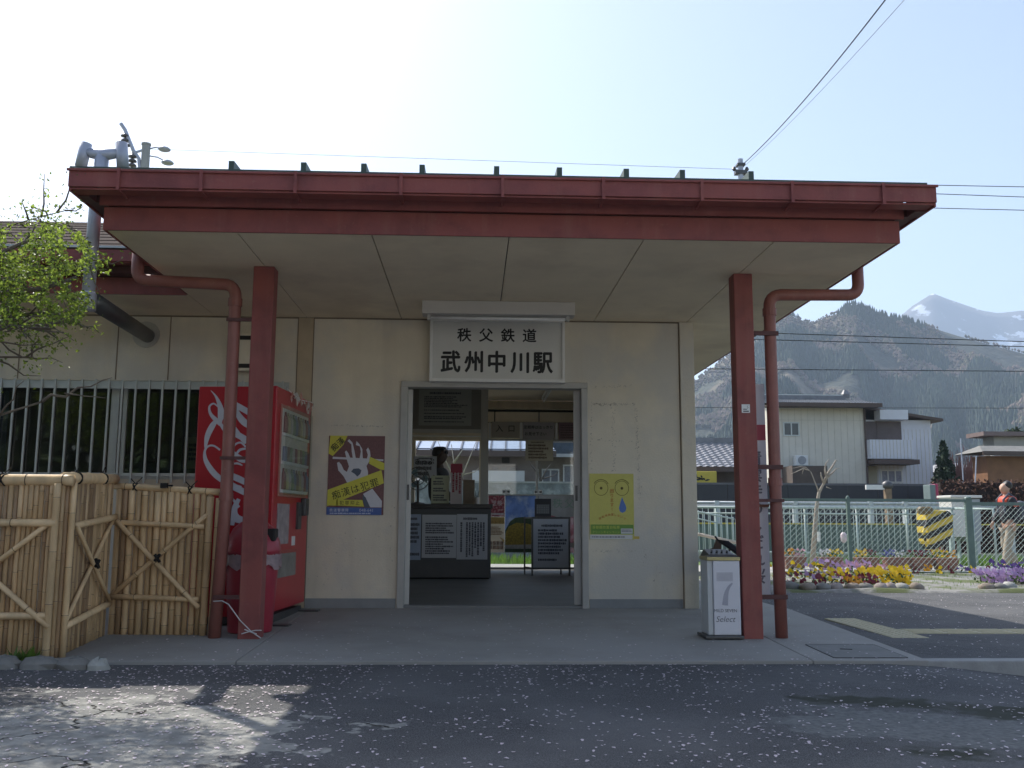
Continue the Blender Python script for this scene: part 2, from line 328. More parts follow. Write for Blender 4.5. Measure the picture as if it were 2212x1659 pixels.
tag(tufts('weeds', 3.3, 12, 13.1, 17.2, -0.1, 2200, 0.06, BLADE), 'short weeds sprouting from the gravel before the wire fence', 'weeds')

# cherry petals on the ground: uncountable
PETAL = mat('cherry_petal', (0.74, 0.64, 0.68), 0.7, 0.1, 30, trans=0.2)
mb = MB()
def petal(x, y, z):
    a = random.uniform(0, 6.28); l = random.uniform(0.0045, 0.0115); w = l*random.uniform(0.55, 0.9); t = random.uniform(-.25, .25); c, s_ = math.cos(a), math.sin(a)
    mb.add([(x+c*p-s_*q, y+s_*p+c*q, z+0.004+t*p+0.3*abs(q)) for p, q in ((-l, 0), (-l*.2, -w), (l, -w*.5), (l, w*.5), (-l*.2, w))], [(0, 1, 2, 3, 4)])
n = 0
from mathutils import noise as mn
while n < 5600:
    x, y = random.uniform(-3.6, 4.6), random.uniform(3.2, 6.38)
    d = 0.16+1.1*max(0, mn.noise((x*1.1, y*1.1, 3)))+.5*max(0, mn.noise((x*3.3, y*3.3, 8)))
    if x < -0.6: d += 0.45
    if y > 5.9: d += 0.15
    if x < -1.2 and 5.2 < y < 6.2: d += 0.3
    e = ((x-2.15)/0.85)**2+((y-4.55)/0.5)**2
    if 0.75 < e < 1.3: d += 0.8
    if random.random() < d: petal(x, y, roadz(x, y)); n += 1
for _ in range(520):
    x, y = random.uniform(-2.6, 3.0), 6.42+2.4*random.random()**1.7; petal(x, y, slabz(y))
for _ in range(700):
    x, y = random.uniform(3.1, 6.8), random.uniform(6.6, 12.8); petal(x, y, -0.095-0.005*(y-6.5))
tag(kind(mb.build('fallen_petals', PETAL), 'stuff'), 'pale pink cherry petals scattered over the asphalt and apron', 'petals')

# tactile paving
TACT = mat('tactile_yellow', (0.50, 0.45, 0.30), 0.8, 0.1, 20)
mb = MB()
cells = [(3.42+.303*i, 7.78+.303*j) for i in range(1) for j in range(5)]+[(3.723+.303*k, 8.083) for k in range(16)]
for x, y in cells:
    mb.box(x, x+.3, y, y+.3, -0.3, -0.097)
    if x > 3.5: [mb.box(x+.02, x+.28, y+.03+.073*j, y+.06+.073*j, -0.099, -0.092) for j in range(4)]
    else: [mb.lathe((x+.03+.06*a, y+.03+.06*b, -.097), [(.017, 0), (.011, .005)], n=6) for a in range(5) for b in range(5)]
kind(mb.build('tactile_paving', TACT, bevel=0.002), 'structure')
# manhole / drain cover
r = root('drain_cover', (2.75, 6.75, slabz(6.75)), 'concrete drain cover set into the apron by the right corner', 'drain cover')
mb = MB()
z = slabz(6.7)
mb.add([(x, y, slabz(y)+h) for x in (2.45, 2.95) for y in (6.5, 7.05) for h in (0, 0.004)], [(0, 1, 3, 2), (4, 6, 7, 5), (0, 4, 5, 1), (2, 3, 7, 6), (0, 2, 6, 4), (1, 5, 7, 3)]); mb.build('cover_plate', mat('cover_concrete', (0.2, 0.2, 0.19), 0.85, 0.15, 5, 0.4, 60), r)
mb = MB()
for x in (2.447, 2.953): mb.bar((x, 6.5, slabz(6.5)+.002), (x, 7.05, slabz(7.05)+.002), 0.005, 0.005)
for y in (6.495, 7.055): mb.bar((2.45, y, slabz(y)+.002), (2.95, y, slabz(y)+.002), 0.008, 0.006)
mb.build('cover_rim', mat('rim_dark', (.07, .07, .07), .8, .3, 20), r); MB().bar((2.62, 6.84, slabz(6.84)+.006), (2.70, 6.82, slabz(6.82)+.006), 0.018, 0.004).build('lifting_slot', INK, r)
# ------------------------------------------------------------------ station building
B = root('station_building', (0, 9.25, 0), 'cream single-storey railway station with dark red porch roof and two red posts', 'station')
W0, W1, BK = 9.25, 9.37, 15.7
mb = MB()
mb.box(-9, -5.2, W0, W1, -0.3, 2.80); mb.box(-5.2, -1.80, W0, W1, -0.3, 1.20); mb.box(-5.2, -1.80, W0, W1, 2.15, 2.80)
mb.box(-1.80, -0.705, W0, W1, -0.3, 2.80); mb.box(-0.705, 1.118, W0, W1, 2.17, 2.80); mb.box(1.118, 2.18, W0, W1, -0.3, 2.80)
mb.build('front_wall', CREAM, B)
mb = MB(); mb.box(2.06, 2.18, W1, 10.4, -0.3, 2.80); mb.box(2.06, 2.18, 10.4, 15.2, -0.3, .9); mb.box(2.06, 2.18, 10.4, 15.2, 2.3, 2.8); mb.box(2.06, 2.18, 15.2, BK, -0.3, 2.80); mb.build('side_wall', CREAM, B)  # unseen opening added in this wall to let daylight into the hall
mb = MB()
mb.box(-9, -5.4, BK, BK+.12, -.3, 2.8); mb.box(-5.4, -4.2, BK, BK+.12, -.3, 1.55); mb.box(-5.4, -4.2, BK, BK+.12, 2.25, 2.8); mb.box(-4.2, -0.95, BK, BK+.12, -.3, 2.8)
mb.box(-0.95, 0.105, BK, BK+.12, -.3, 1.05); mb.box(-0.95, 0.105, BK, BK+.12, 2.12, 2.8); mb.box(0.105, 0.215, BK, BK+.12, -.3, 2.8); mb.box(1.92, 2.18, BK, BK+.12, -.3, 2.8)
mb.box(0.215, 1.92, BK, BK+.12, 2.17, 2.42)
mb.build('rear_wall', INW, B)
mb = MB(); mb.box(0.215, 1.92, BK-.02, BK+.12, 2.66, 2.785); mb.build('rear_beam', WOOD, B)
mb = MB()
for a, b in ((0.215, 0.345), (0.365, 1.085), (1.105, 1.92)): mb.box(a, b, BK+.02, BK+.06, 2.44, 2.61)
mb.build('transom_panel', mat('transom_board', (0.78, 0.67, 0.48), 0.6, 0.08, 4), B)
mb = MB(); mb.box(0.215, 1.92, BK+.065, BK+.1, 2.425, 2.655); mb.build('transom_backing', DARK, B)
# office partition, counter side
mb = MB(); mb.box(-9, -1.42, 13.9, 13.98, 0.0, 2.79); mb.box(-1.42, 0.112, 13.9, 13.98, 2.14, 2.79); mb.box(-1.42, 0.11, 13.91, 13.98, 0.0, 0.98); mb.build('office_partition', mat('office_panel', (0.20, 0.19, 0.165), 0.7, 0.1, 4), B)
mb = MB(); mb.box(0.114, 0.215, 13.88, 13.98, 1.045, 2.795); mb.build('partition_post', mat('post_grey', (0.40, 0.38, 0.34), 0.6, 0.05, 4), B)
mb = MB(); mb.box(-1.52, -1.42, W1, 13.9, 0.0, 2.795); mb.build('waiting_room_wall', INW, B)
mb = MB(); mb.box(-1.42, 0.114, 13.885, 13.9, 2.085, 2.14); mb.box(-1.42, 0.114, 13.88, 13.9, 2.03, 2.045, 1); mb.build('office_window_frame', [GREY, WHITE], B)
# ceilings and soffit boards
mb = MB(); mb.box(-9, 2.06, W1, BK, 2.803, 2.83); mb.build('waiting_room_ceiling', SOFF, B)
mb = MB(); jx = [-2.545, -1.652, -0.723, 0.237, 1.191, 2.121, 3.005]
for a, b in zip(jx[:-1], jx[1:]): mb.box(a+0.004, b-0.004, 6.445, 9.25, 2.80, 2.82)
mb.box(2.184, 3.005, 9.256, 12.4, 2.80, 2.82); mb.box(2.184, 3.005, 12.406, 17.2, 2.80, 2.82)
mb.build('porch_soffit', SOFF, B)
mb = MB()
for i in range(8): mb.box(-9.2+0.832*i, -9.2+0.832*i+(0.826 if i < 7 else .83), 8.36, 9.249, 2.80, 2.82)
mb.build('wing_soffit', SOFF, B)
# fascias
mb = MB(); mb.box(-2.56, 3.02, 6.42, 6.44, 2.795, 2.958); mb.build('porch_fascia', RED, B, bevel=0.003)
bx('side_fascia', RED, B, -2.56, -2.545, 6.441, 8.339, 2.797, 2.957); bx('side_fascia', RED, B, 3.006, 3.021, 6.441, 17.2, 2.797, 2.957)
mb = MB(); mb.box(-9.2, -2.562, 8.34, 8.36, 2.795, 2.945); mb.build('wing_fascia', RED, B)
mb = MB()
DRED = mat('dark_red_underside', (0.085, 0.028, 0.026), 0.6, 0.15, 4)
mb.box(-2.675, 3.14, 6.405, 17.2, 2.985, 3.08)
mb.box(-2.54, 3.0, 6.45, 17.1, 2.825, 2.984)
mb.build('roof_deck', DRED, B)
# front gutter and side barge boxes
bx('eave_board', RED, B, -2.58, 3.04, 6.385, 6.404, 2.962, 3.09)
mb = MB(); mb.box(-2.69, 3.155, 6.13, 6.145, 3.0, 3.118); mb.box(-2.675, 3.14, 6.145, 6.258, 2.985, 2.999); mb.box(-2.70, 3.165, 6.115, 6.13, 3.105, 3.122)
g = mb.build('gutter', RED, B, bevel=0.003)
bx('barge_board', RED, B, -2.69, -2.676, 6.146, 17.2, 2.975, 3.117); bx('barge_board', RED, B, 3.141, 3.155, 6.146, 17.2, 2.975, 3.117); bx('gutter_end', DRED, B, -2.675, -2.60, 6.259, 6.384, 2.975, 3.09); bx('gutter_end', DRED, B, 3.06, 3.14, 6.259, 6.384, 2.975, 3.09)
for x in (-2.36, -1.82, -1.2, -0.50, 0.18, 0.86, 1.53, 2.15, 2.78):
    MB().box(x-.011, x+.011, 6.108, 6.114, 2.974, 3.124).box(x-.009, x+.009, 6.114, 6.30, 2.974, 2.984).build('gutter_bracket', RED, B)
GROOF = mat('green_roof_sheet', (0.055, 0.085, 0.07), 0.55, 0.2, 5, metal=0.2)
def rz(y): return 3.128+0.052*(y-6.16)
mb = MB()
mb.add([(x, y, rz(y)+h) for x in (-2.70, 3.11) for y in (6.16, 17.3) for h in (0, 0.022)], [(0, 1, 3, 2), (4, 6, 7, 5), (0, 4, 5, 1), (2, 3, 7, 6), (0, 2, 6, 4), (1, 5, 7, 3)])
rf = mb.build('roof_sheet', GROOF, B)
for x in (-1.640, -1.160, -0.757, -0.365, 0.140, 0.567, 1.025, 1.410, 1.885, 2.36, 2.84):
    if x > 2: continue
    m1 = MB(); y0 = 6.165
    m1.add([(x+a, y, rz(y)+h) for a in (-.018, .018) for y in (y0, 17.2) for h in (0.02, 0.082)], [(0, 1, 3, 2), (4, 6, 7, 5), (0, 4, 5, 1), (2, 3, 7, 6), (0, 2, 6, 4), (1, 5, 7, 3)]); m1.build('roof_batten', GROOF, B)
# wing roof
mb = MB()
vs = []
def wz(y): return 3.135+0.385*(y-8.08)
NS = 9
for i in range(NS):
    y0 = 8.08+i*0.345; y1 = y0+0.35
    mb.add([(x, y, z) for x in (-9.5, -2.705) for y, z in ((y0, wz(y0)+.012), (y1, wz(y1)+.004), (y0, wz(y0)-.01), (y1, wz(y1)-.02))], [(0, 1, 5, 4), (0, 4, 6, 2), (2, 6, 7, 3), (1, 3, 7, 5), (0, 2, 3, 1), (4, 5, 7, 6)])
mb.add([(-9.5, 11.2, 4.33), (-2.705, 11.2, 4.33), (-2.705, 16, 2.9), (-9.5, 16, 2.9), (-2.705, 8.4, 2.95), (-9.5, 8.4, 2.95)], [(0, 1, 2, 3), (1, 4, 2), (0, 3, 5)])
mb.build('wing_roof', TIN, B)
mb = MB().box(-9.4, -2.75, 8.04, 8.06, 3.015, 3.115).box(-9.4, -2.75, 8.06, 8.15, 3.005, 3.018); mb.build('wing_gutter', RED, B)
mb = MB().box(-9.4, -2.77, 8.03, 8.075, 3.128, 3.146); mb.build('wing_eave_flashing', ALU, B)
mb = MB().box(-9.3, -2.575, 8.2, 8.339, 2.95, 3.06); mb.build('wing_eave_board', DRED, B)
# window with grille
wn = MB(); wn.box(-5.2, -1.80, 9.262, 9.33, 1.20, 1.245); wn.box(-5.2, -1.80, 9.262, 9.33, 2.10, 2.15)
wn.box(-1.845, -1.80, 9.262, 9.33, 1.245, 2.10); wn.box(-3.50, -3.425, 9.262, 9.33, 1.245, 2.10); wn.box(-3.395, -3.36, 9.29, 9.33, 1.245, 2.10); wn.box(-5.2, -5.15, 9.262, 9.33, 1.245, 2.10)
wo = wn.build('window', ALU, B)
MB().box(-5.149, -1.846, 9.305, 9.311, 1.246, 2.099).build('pane', glass('office_glass', (0.62, 0.65, 0.66), 0.04), wo)
gr = MB(); gr.box(-5.2, -1.82, 9.155, 9.185, 2.06, 2.105); gr.box(-5.2, -1.82, 9.155, 9.185, 1.225, 1.255)
for i in range(27): gr.box(-5.13+i*0.1265-.009, -5.13+i*0.1265+.009, 9.135, 9.154, 1.16, 2.145)
for x in (-5.0, -3.6, -1.95): gr.box(x-.01, x+.01, 9.186, 9.249, 2.07, 2.09); gr.box(x-.01, x+.01, 9.186, 9.249, 1.23, 1.25)
gr.build('window_grille', ALU, B)
# plinth, corner pillar, seams
bx('plinth', PLINTH, B, -1.575, -0.72, 9.243, 9.2499, -0.06, 0.088); bx('plinth', PLINTH, B, 1.13, 2.03, 9.243, 9.2499, -0.06, 0.085)
mb = MB(); mb.box(2.046, 2.186, 9.225, 9.372, -0.06, 2.797); mb.build('corner_pillar', CREAM, B, bevel=0.004)
BROWNC = mat('stained_cream', (0.44, 0.36, 0.25), 0.75, 0.12, 4)
mb = MB(); mb.box(-1.725, -1.582, 9.238, 9.25, -0.06, 2.797); mb.build('wall_strip', BROWNC, B)
mb = MB()
for x in (-1.731, -1.578, 2.040): mb.box(x-.005, x+.005, 9.246, 9.2495, 0.0, 2.798)
for x in (-3.47, -2.97, -4.4): mb.box(x-.005, x+.005, 9.246, 9.2495, 2.16, 2.798)
mb.box(-9, -1.73, 9.244, 9.2495, 2.785, 2.799); mb.box(-1.575, 2.04, 9.244, 9.2495, 2.786, 2.799)
mb.build('wall_joint', mat('joint_brown', (0.20, 0.155, 0.11), 0.9, 0.2, 4), B)
# old glue and scuff marks where notices were taken down
SC = mat('scuff_grey', (0.36, 0.33, 0.27), 0.9, 0.4, 25, col2=(0.50, 0.46, 0.38), scale2=30, thr=(0.4, 0.6))
mb = MB()
def scuff(x0, z0, x1, z1, n, w):
    for i in range(n):
        t = random.random(); x = x0+(x1-x0)*t+random.gauss(0, w); z = z0+(z1-z0)*t+random.gauss(0, w)
        a, b = random.uniform(.0015, .007), random.uniform(.0015, .006); mb.sheet([(-a, -b), (a*.8, -b*.7), (a, b), (-a*.7, b*.8)], (x, 9.2485, z), X, Z)
for q in ((1.17, 1.965, 1.60, 1.965, 90, .008), (1.60, 1.95, 1.63, 1.0, 110, .010), (1.37, 1.95, 1.38, 1.3, 60, .010), (1.16, 1.95, 1.15, 1.32, 40, .006), (1.22, 1.61, 1.55, 1.6, 22, .006), (1.17, 2.14, 1.57, 2.15, 26, .008),
          (1.15, .54, 1.58, .54, 34, .006), (1.13, .4, 1.9, .25, 18, .06), (-1.38, 1.735, -0.87, 1.725, 60, .004), (-1.5, .2, -.8, .7, 40, .12), (1.66, .6, 1.67, .4, 12, .01), (2.10, .3, 2.14, 1.0, 18, .02), (-.78, .3, -.76, 1.4, 16, .008)): scuff(*q)
kind(mb.build('scuff_marks', SC, B), 'stuff')
MB().sheet([(1.568, .655), (1.618, .655), (1.618, .68), (1.568, .68)], (0, 9.247, 0), X, Z).build('tape_scrap', flat('old_yellow_tape', (.55, .40, .08)), B)
# door frame and the two sliding leaves pushed open
mb = MB(); mb.box(-.71, -.645, 9.222, 9.372, -.05, 2.115); mb.box(1.06, 1.12, 9.222, 9.372, -.05, 2.115); mb.box(-.71, 1.12, 9.222, 9.372, 2.115, 2.175); mb.build('door_frame', GREY, B, bevel=0.004)
LEAF = mat('door_leaf_paint', (0.56, 0.55, 0.52), 0.5, 0.05, 5)
for sx, xs in ((-1, (-1.36, -.603)), (1, (.998, 1.755))):
    m1 = MB(); x0, x1 = xs; m1.box(x0, x0+.09, 9.376, 9.41, .015, 2.11); m1.box(x1-.09, x1, 9.376, 9.41, .015, 2.11); m1.box(x0+.09, x1-.09, 9.376, 9.41, .015, .9); m1.box(x0+.09, x1-.09, 9.376, 9.41, 2.0, 2.11)
    d = m1.build('sliding_door', LEAF, B)
    xe = -.632 if sx < 0 else 1.022
    MB().box(xe-.012, xe+.012, 9.3745, 9.376, 1.02, 1.17).build('handle', STEEL, d)
    MB().box(x0+.09, x1-.09, 9.39, 9.395, .9, 2.0).build('pane', glass('door_glass', (.6, .65, .65), .08), d)
mb = MB().box(-.645, 1.06, 9.245, 9.372, -.3, .022); mb.build('threshold', mat('threshold_stone', (.2, .2, .195), .7, .1, 6), B)
# porch posts
for x0, x1 in ((-1.738, -1.575), (2.070, 2.224)):
    MB().box(x0, x1, 7.33, 7.48, slabz(7.33)-.05, 2.80).build('porch_post', RED, B, bevel=0.008)
# drainpipes
def pipe(name, pts, r, zs):
    o = MB().tube(pts, r, n=14).build(name, PIPE, B, smooth=True)
    for p in zs: MB().lathe(p, [(r+.001, -.03), (r+.008, -.03), (r+.008, .03), (r+.001, .03)], n=14).build('pipe_collar', PIPE, o)
    return o
def bend(a, c, b, n=6): return [Vector(a)*(1-t)**2+Vector(c)*2*t*(1-t)+Vector(b)*t*t for t in [i/n for i in range(n+1)]]
xr = 2.375
p = [Vector((3.112, 7.4, 2.98)), Vector((3.112, 7.4, 2.76))]+bend((3.112, 7.4, 2.74), (3.107, 7.4, 2.655), (3.02, 7.4, 2.652))+bend((2.47, 7.4, 2.645), (xr, 7.4, 2.64), (xr, 7.4, 2.54))+[Vector((xr, 7.4, 1.0)), Vector((xr+.01, 7.4, slabz(7.4)-.02))]
dp = pipe('drainpipe', p, .047, [(xr, 7.4, 2.50), (xr, 7.4, 1.14)])
for a, b in ((2.30, 2.335), (1.235, 1.27), (.98, 1.005), (.24, .275)): bx('pipe_strap', DRED, dp, 2.226, xr+.05, 7.345, 7.36, a, b)
xl = -1.885
p = [Vector((-2.66, 7.4, 2.98)), Vector((-2.66, 7.4, 2.80))]+bend((-2.66, 7.4, 2.78), (-2.66, 7.4, 2.69), (-2.57, 7.4, 2.688))+bend((-1.98, 7.4, 2.665), (xl, 7.4, 2.66), (xl, 7.4, 2.56))+[Vector((xl, 7.4, 1.0)), Vector((xl-.04, 7.4, slabz(7.4)-.02))]
dp = pipe('drainpipe', p, .047, [(xl, 7.4, 2.52), (xl, 7.4, 1.00)])
for a, b in ((2.36, 2.385), (1.28, 1.305), (.235, .265)): bx('pipe_strap', DRED, dp, xl-.05, -1.74, 7.345, 7.36, a, b)
# boiler flue with its H shaped cowl
fl = MB().tube([(-3.2, 9.35, 2.60), (-2.85, 7.08, 2.44)], .068, n=16).build('flue_pipe', STEEL, B, smooth=True)
MB().lathe((-3.2, 9.235, 2.605), [(.085, 0), (.13, 0), (.13, .014), (.085, .014)], n=20, axis='y').build('flue_collar', GREY, fl, smooth=False)
MB().tube([(-2.865, 7.0, 2.36), (-2.855, 7.0, 3.2), (-2.835, 7.0, 3.55)], .046, n=16).lathe((-2.865, 7.0, 2.355), [(.06, 0), (.06, .12), (.047, .14)], n=16).build('flue_riser', GALV, fl, smooth=True)
c = MB().tube([(-2.95, 7.0, 3.575), (-2.83, 7.0, 3.555), (-2.70, 7.0, 3.575)], [.034, .046, .034], n=14)
c.tube([(-2.985, 7.0, 3.462), (-2.958, 7.0, 3.645)], .044, n=14); c.tube([(-2.672, 7.0, 3.462), (-2.695, 7.0, 3.655)], .044, n=14); c.tube([(-2.833, 7.0, 3.36), (-2.833, 7.0, 3.53)], .05, n=14)
c.build('flue_cowl', GALV, fl, smooth=True)
# vent box high on the left wall
MB().box(-2.36, -1.95, 9.13, 9.249, 2.24, 2.62).build('vent_hood', CREAM, B, bevel=.006)
MB().box(-2.32, -1.99, 9.126, 9.131, 2.27, 2.31).box(-2.32, -1.99, 9.126, 9.131, 2.545, 2.585).build('vent_slot', DARK, B)

# ------------------------------------------------------------------ sign, lamp, posters on the front
r = root('station_sign', (0.22, 9.12, 2.17), 'large white framed station name board with black Japanese characters above the door', 'sign')
MB().box(-.415, .872, 9.14, 9.24, 2.172, 2.772).build('panel', mat('sign_face', (.60, .60, .57), .45, .05, 3), r)
mb = MB(); mb.box(-.43, .887, 9.115, 9.2401, 2.755, 2.785); mb.box(-.43, .887, 9.115, 9.2401, 2.158, 2.188); mb.box(-.43, -.405, 9.115, 9.24, 2.188, 2.755); mb.box(.862, .887, 9.115, 9.24, 2.188, 2.755); mb.build('frame', WHITE, r)
mb = MB(); mb.text('秩父鉄道', (.222, 9.1385, 2.622), X, Z, .142, pitch=1.50, bold=.022); mb.text('武州中川駅', (.222, 9.1385, 2.357), X, Z, .225, pitch=1.00, bold=.028, sx=.88)
mb.build('lettering', INK, r)
r = root('fluorescent_lamp', (.22, 8.45, 2.67), 'long white fluorescent lamp housing fixed to the soffit above the name board', 'lamp')
MB().box(-.475, .915, 8.42, 8.60, 2.678, 2.799).build('housing', mat('lamp_housing', (.50, .48, .45), .5, .04, 5), r, bevel=.006)
MB().tube([(-.40, 8.51, 2.655), (.84, 8.51, 2.655)], .014, n=10).build('tube', mat('lamp_tube', (.75, .76, .76), .3), r, smooth=True)
MB().box(-.43, -.40, 8.49, 8.53, 2.635, 2.678).box(.84, .87, 8.49, 8.53, 2.635, 2.678).build('lamp_holder', GREY, r)

def poster(name, x0, x1, z0, z1, label, y=9.2440, col=None, cat='poster'):
    r = root(name, ((x0+x1)/2, y, z0), label, cat); MB().box(x0, x1, y, y+.004, z0, z1).build('sheet', col or PAPER, r); return r
# hand poster
PX0, PX1, PZ0, PZ1 = -1.395, -.855, .872, 1.632
pw, ph = PX1-PX0, PZ1-PZ0
r = poster('crime_poster', PX0, PX1, PZ0, PZ1, 'maroon poster of a raised white hand behind yellow tape left of the door', y=9.2425, col=mat('poster_maroon', (.16, .065, .065), .5, .25, 60))
def q(px, py): return (px-75)/985*pw, (1530-py)/1360*ph        # traced from the poster itself
O = lambda k: Vector((PX0, 9.2425-.0012*k, PZ0))
YEL = flat('tape_yellow', (.62, .58, .07)); HAND = flat('poster_hand', (.60, .60, .63)); SLATE = flat('poster_slate', (.09, .11, .15)); BLUE = flat('poster_blue', (.07, .13, .36))
hand = [(410, 975), (350, 870), (255, 770), (228, 640), (262, 622), (305, 670), (350, 760), (405, 795), (440, 700), (400, 590), (360, 450), (385, 425), (420, 470), (460, 560), (505, 570), (480, 440), (470, 320), (400, 260), (430, 228), (490, 290), (525, 420), (555, 560), (620, 565), (640, 440), (620, 350), (548, 330), (560, 262), (610, 310), (665, 400), (670, 480), (680, 575), (745, 580), (765, 500), (735, 410), (765, 370), (800, 430), (812, 520), (795, 610), (745, 690), (775, 790), (775, 880), (700, 960), (560, 1000)]
MB().sheet([q(*p) for p in hand], O(2), X, Z).build('hand_print', HAND, r)
MB().sheet([q(*p) for p in ((700, 1170), (860, 1080), (1030, 1290), (1030, 1400), (820, 1400))], O(2), X, Z).build('forearm_print', HAND, r); MB().sheet([q(*p) for p in ((150, 535), (1040, 575), (1040, 605), (150, 572))], O(3), X, Z).build('wire_print', HAND, r)
MB().sheet([q(*p) for p in ((480, 790), (520, 740), (610, 732), (660, 765), (640, 830), (590, 875), (545, 830))], O(3), X, Z).build('palm_print', SLATE, r); MB().sheet([q(*p) for p in ((690, 1180), (745, 1230), (830, 1400), (735, 1400), (700, 1290))], O(3), X, Z).build('shadow_print', SLATE, r)
t = MB()
for poly, k in (([(78, 1105), (1010, 760), (1058, 985), (78, 1385)], 4), ([(100, 170), (400, 170), (330, 330), (150, 525), (75, 480)], 4), ([(800, 530), (1058, 640), (1058, 760), (985, 750), (790, 650)], 4), ([(240, 1270), (690, 1275), (720, 1388), (240, 1370)], 5), ([(75, 1270), (260, 1260), (260, 1375), (75, 1370)], 5)): t.sheet([q(*p) for p in poly], O(k), X, Z)
t.build('yellow_tape', YEL, r)
ang = math.atan2(345, 930)*.86; ru = Vector((math.cos(ang), 0, math.sin(ang))); uu = Vector((-math.sin(ang), 0, math.cos(ang)))
t = MB(); cx, cz = q(560, 1085); t.text('痴漢は犯罪', Vector((PX0+cx, 9.2425-.0068, PZ0+cz)), ru, uu, .088, pitch=1.08, bold=-.004)
cx, cz = q(470, 1325); t.text('犯罪抑止', Vector((PX0+cx, 9.2425-.008, PZ0+cz)), X, Z, .042, pitch=1.2, bold=-.01)
rr = Vector((.72, 0, .69)); cx, cz = q(230, 320); t.text('痴漢', Vector((PX0+cx, 9.2425-.0068, PZ0+cz)), rr, Vector((-.69, 0, .72)), .075, bold=.01)
t.build('tape_lettering', INK, r)
MB().sheet([q(*p) for p in ((70, 1400), (1028, 1410), (1028, 1530), (70, 1530))], O(6), X, Z).build('blue_band', BLUE, r)
t = MB(); cx, cz = q(290, 1450); t.text('鉄道警察隊', Vector((PX0+cx, 9.2425-.009, PZ0+cz)), X, Z, .034, pitch=1.1); cx, cz = q(760, 1450); t.line('048-641', Vector((PX0+cx, 9.2425-.009, PZ0+cz)), X, Z, .042)
cx, cz = q(130, 1520); t.prints(Vector((PX0+cx, 9.2425-.009, PZ0+cz)), X, Z, .46, .018, 1); t.build('band_lettering', flat('pale_blue_ink', (.5, .55, .68)), r)
# yellow face poster
YX0, YX1, YZ0, YZ1 = 1.135, 1.567, .648, 1.283
r = poster('bicycle_poster', YX0, YX1, YZ0, YZ1, 'yellow poster with two round eyes and a blue teardrop right of the door', y=9.2425, col=flat('poster_yellow', (.56, .52, .13)))
w_, h_ = YX1-YX0, YZ1-YZ0
def q(px, py): return (px-165)/860*w_, (1375-py)/1215*h_
O = lambda k: Vector((YX0, 9.2425-.0012*k, YZ0))
t = MB()
for cx in (392, 796):
    cy_ = 430; ring = []
    t.stroke([(*q(cx+133*math.cos(a), cy_+133*math.sin(a)), .0045) for a in [i*math.pi/12 for i in range(25)]], O(1), X, Z, sub=2)
    t.stroke([(*q(cx+160*math.cos(a), cy_+160*math.sin(a)), .006) for a in [math.radians(-148+i*13) for i in range(10)]], O(1), X, Z, sub=2)
    t.sheet([q(cx+27*math.cos(a), cy_+27*math.sin(a)) for a in [i*math.pi/6 for i in range(12)]], O(1), X, Z)
t.build('eye_print', flat('olive_ink', (.10, .075, .01)), r)
MB().sheet([q(*p) for p in ((798, 590), (825, 660), (865, 740), (880, 800), (860, 855), (805, 885), (755, 860), (735, 800), (750, 740), (775, 660))], O(1), X, Z).build('teardrop_print', flat('tear_blue', (.10, .19, .47)), r)
t = MB(); cx, cz = q(600, 650); t.text('困ります!', Vector((YX0+cx, 9.2425-.0014, YZ0+cz)), X, Z, .042, pitch=1.06, vert=True)
for i, ch in enumerate('自転車放置しないで'):
    px = 365+i*60; py = 915+((i-4)/4)**2*75; cx, cz = q(px, py); a = -(i-4)*.085; t.text(ch, Vector((YX0+cx, 9.2425-.0014, YZ0+cz)), Vector((math.cos(a), 0, math.sin(a))), Vector((-math.sin(a), 0, math.cos(a))), .026)
t.build('orange_lettering', flat('orange_ink', (.50, .20, .04)), r)
MB().sheet([q(*p) for p in ((190, 1100), (1012, 1100), (1012, 1275), (190, 1275))], O(1), X, Z).build('green_band', flat('poster_green', (.15, .30, .05)), r)
t = MB(); cx, cz = q(480, 1148); t.text('首都圏放置自転車', Vector((YX0+cx, 9.2425-.0026, YZ0+cz)), X, Z, .033, pitch=1.02); cx, cz = q(480, 1238); t.text('クリーンキャンペーン', Vector((YX0+cx, 9.2425-.0026, YZ0+cz)), X, Z, .027, pitch=1.0); t.build('band_lettering', flat('lime_ink', (.50, .55, .10)), r)
MB().sheet([q(*p) for p in ((768, 1172), (995, 1172), (995, 1265), (768, 1265))], O(2), X, Z).sheet([q(*p) for p in ((170, 1285), (990, 1285), (990, 1370), (170, 1370))], O(1), X, Z).build('white_patch', PAPER, r)
t = MB(); cx, cz = q(205, 1345); t.prints(Vector((YX0+cx, 9.2425-.0026, YZ0+cz)), X, Z, .37, .02, 1); cx, cz = q(780, 1258); t.prints(Vector((YX0+cx, 9.2425-.004, YZ0+cz)), X, Z, .1, .038, 3); t.build('fine_print', flat('grey_ink', (.25, .25, .26)), r)
# no-smoking sticker on the right post
r = root('smoking_sticker', (2.145, 7.327, 1.55), 'small white cigarette sticker on the right red post', 'sticker')
MB().box(2.105, 2.17, 7.325, 7.329, 1.675, 1.742).build('label_sheet', WHITE, r)
t = MB(); t.sheet([(2.115, 1.70), (2.145, 1.70), (2.145, 1.706), (2.115, 1.706)], (0, 7.324, 0), X, Z); t.sheet([(2.115, 1.683), (2.16, 1.683), (2.16, 1.691), (2.115, 1.691)], (0, 7.324, 0), X, Z)
t.stroke([(2.148, 1.708, .002), (2.156, 1.716, .002), (2.148, 1.722, .002), (2.156, 1.732, .002)], (0, 7.324, 0), X, Z); t.build('cigarette_print', INK, r)
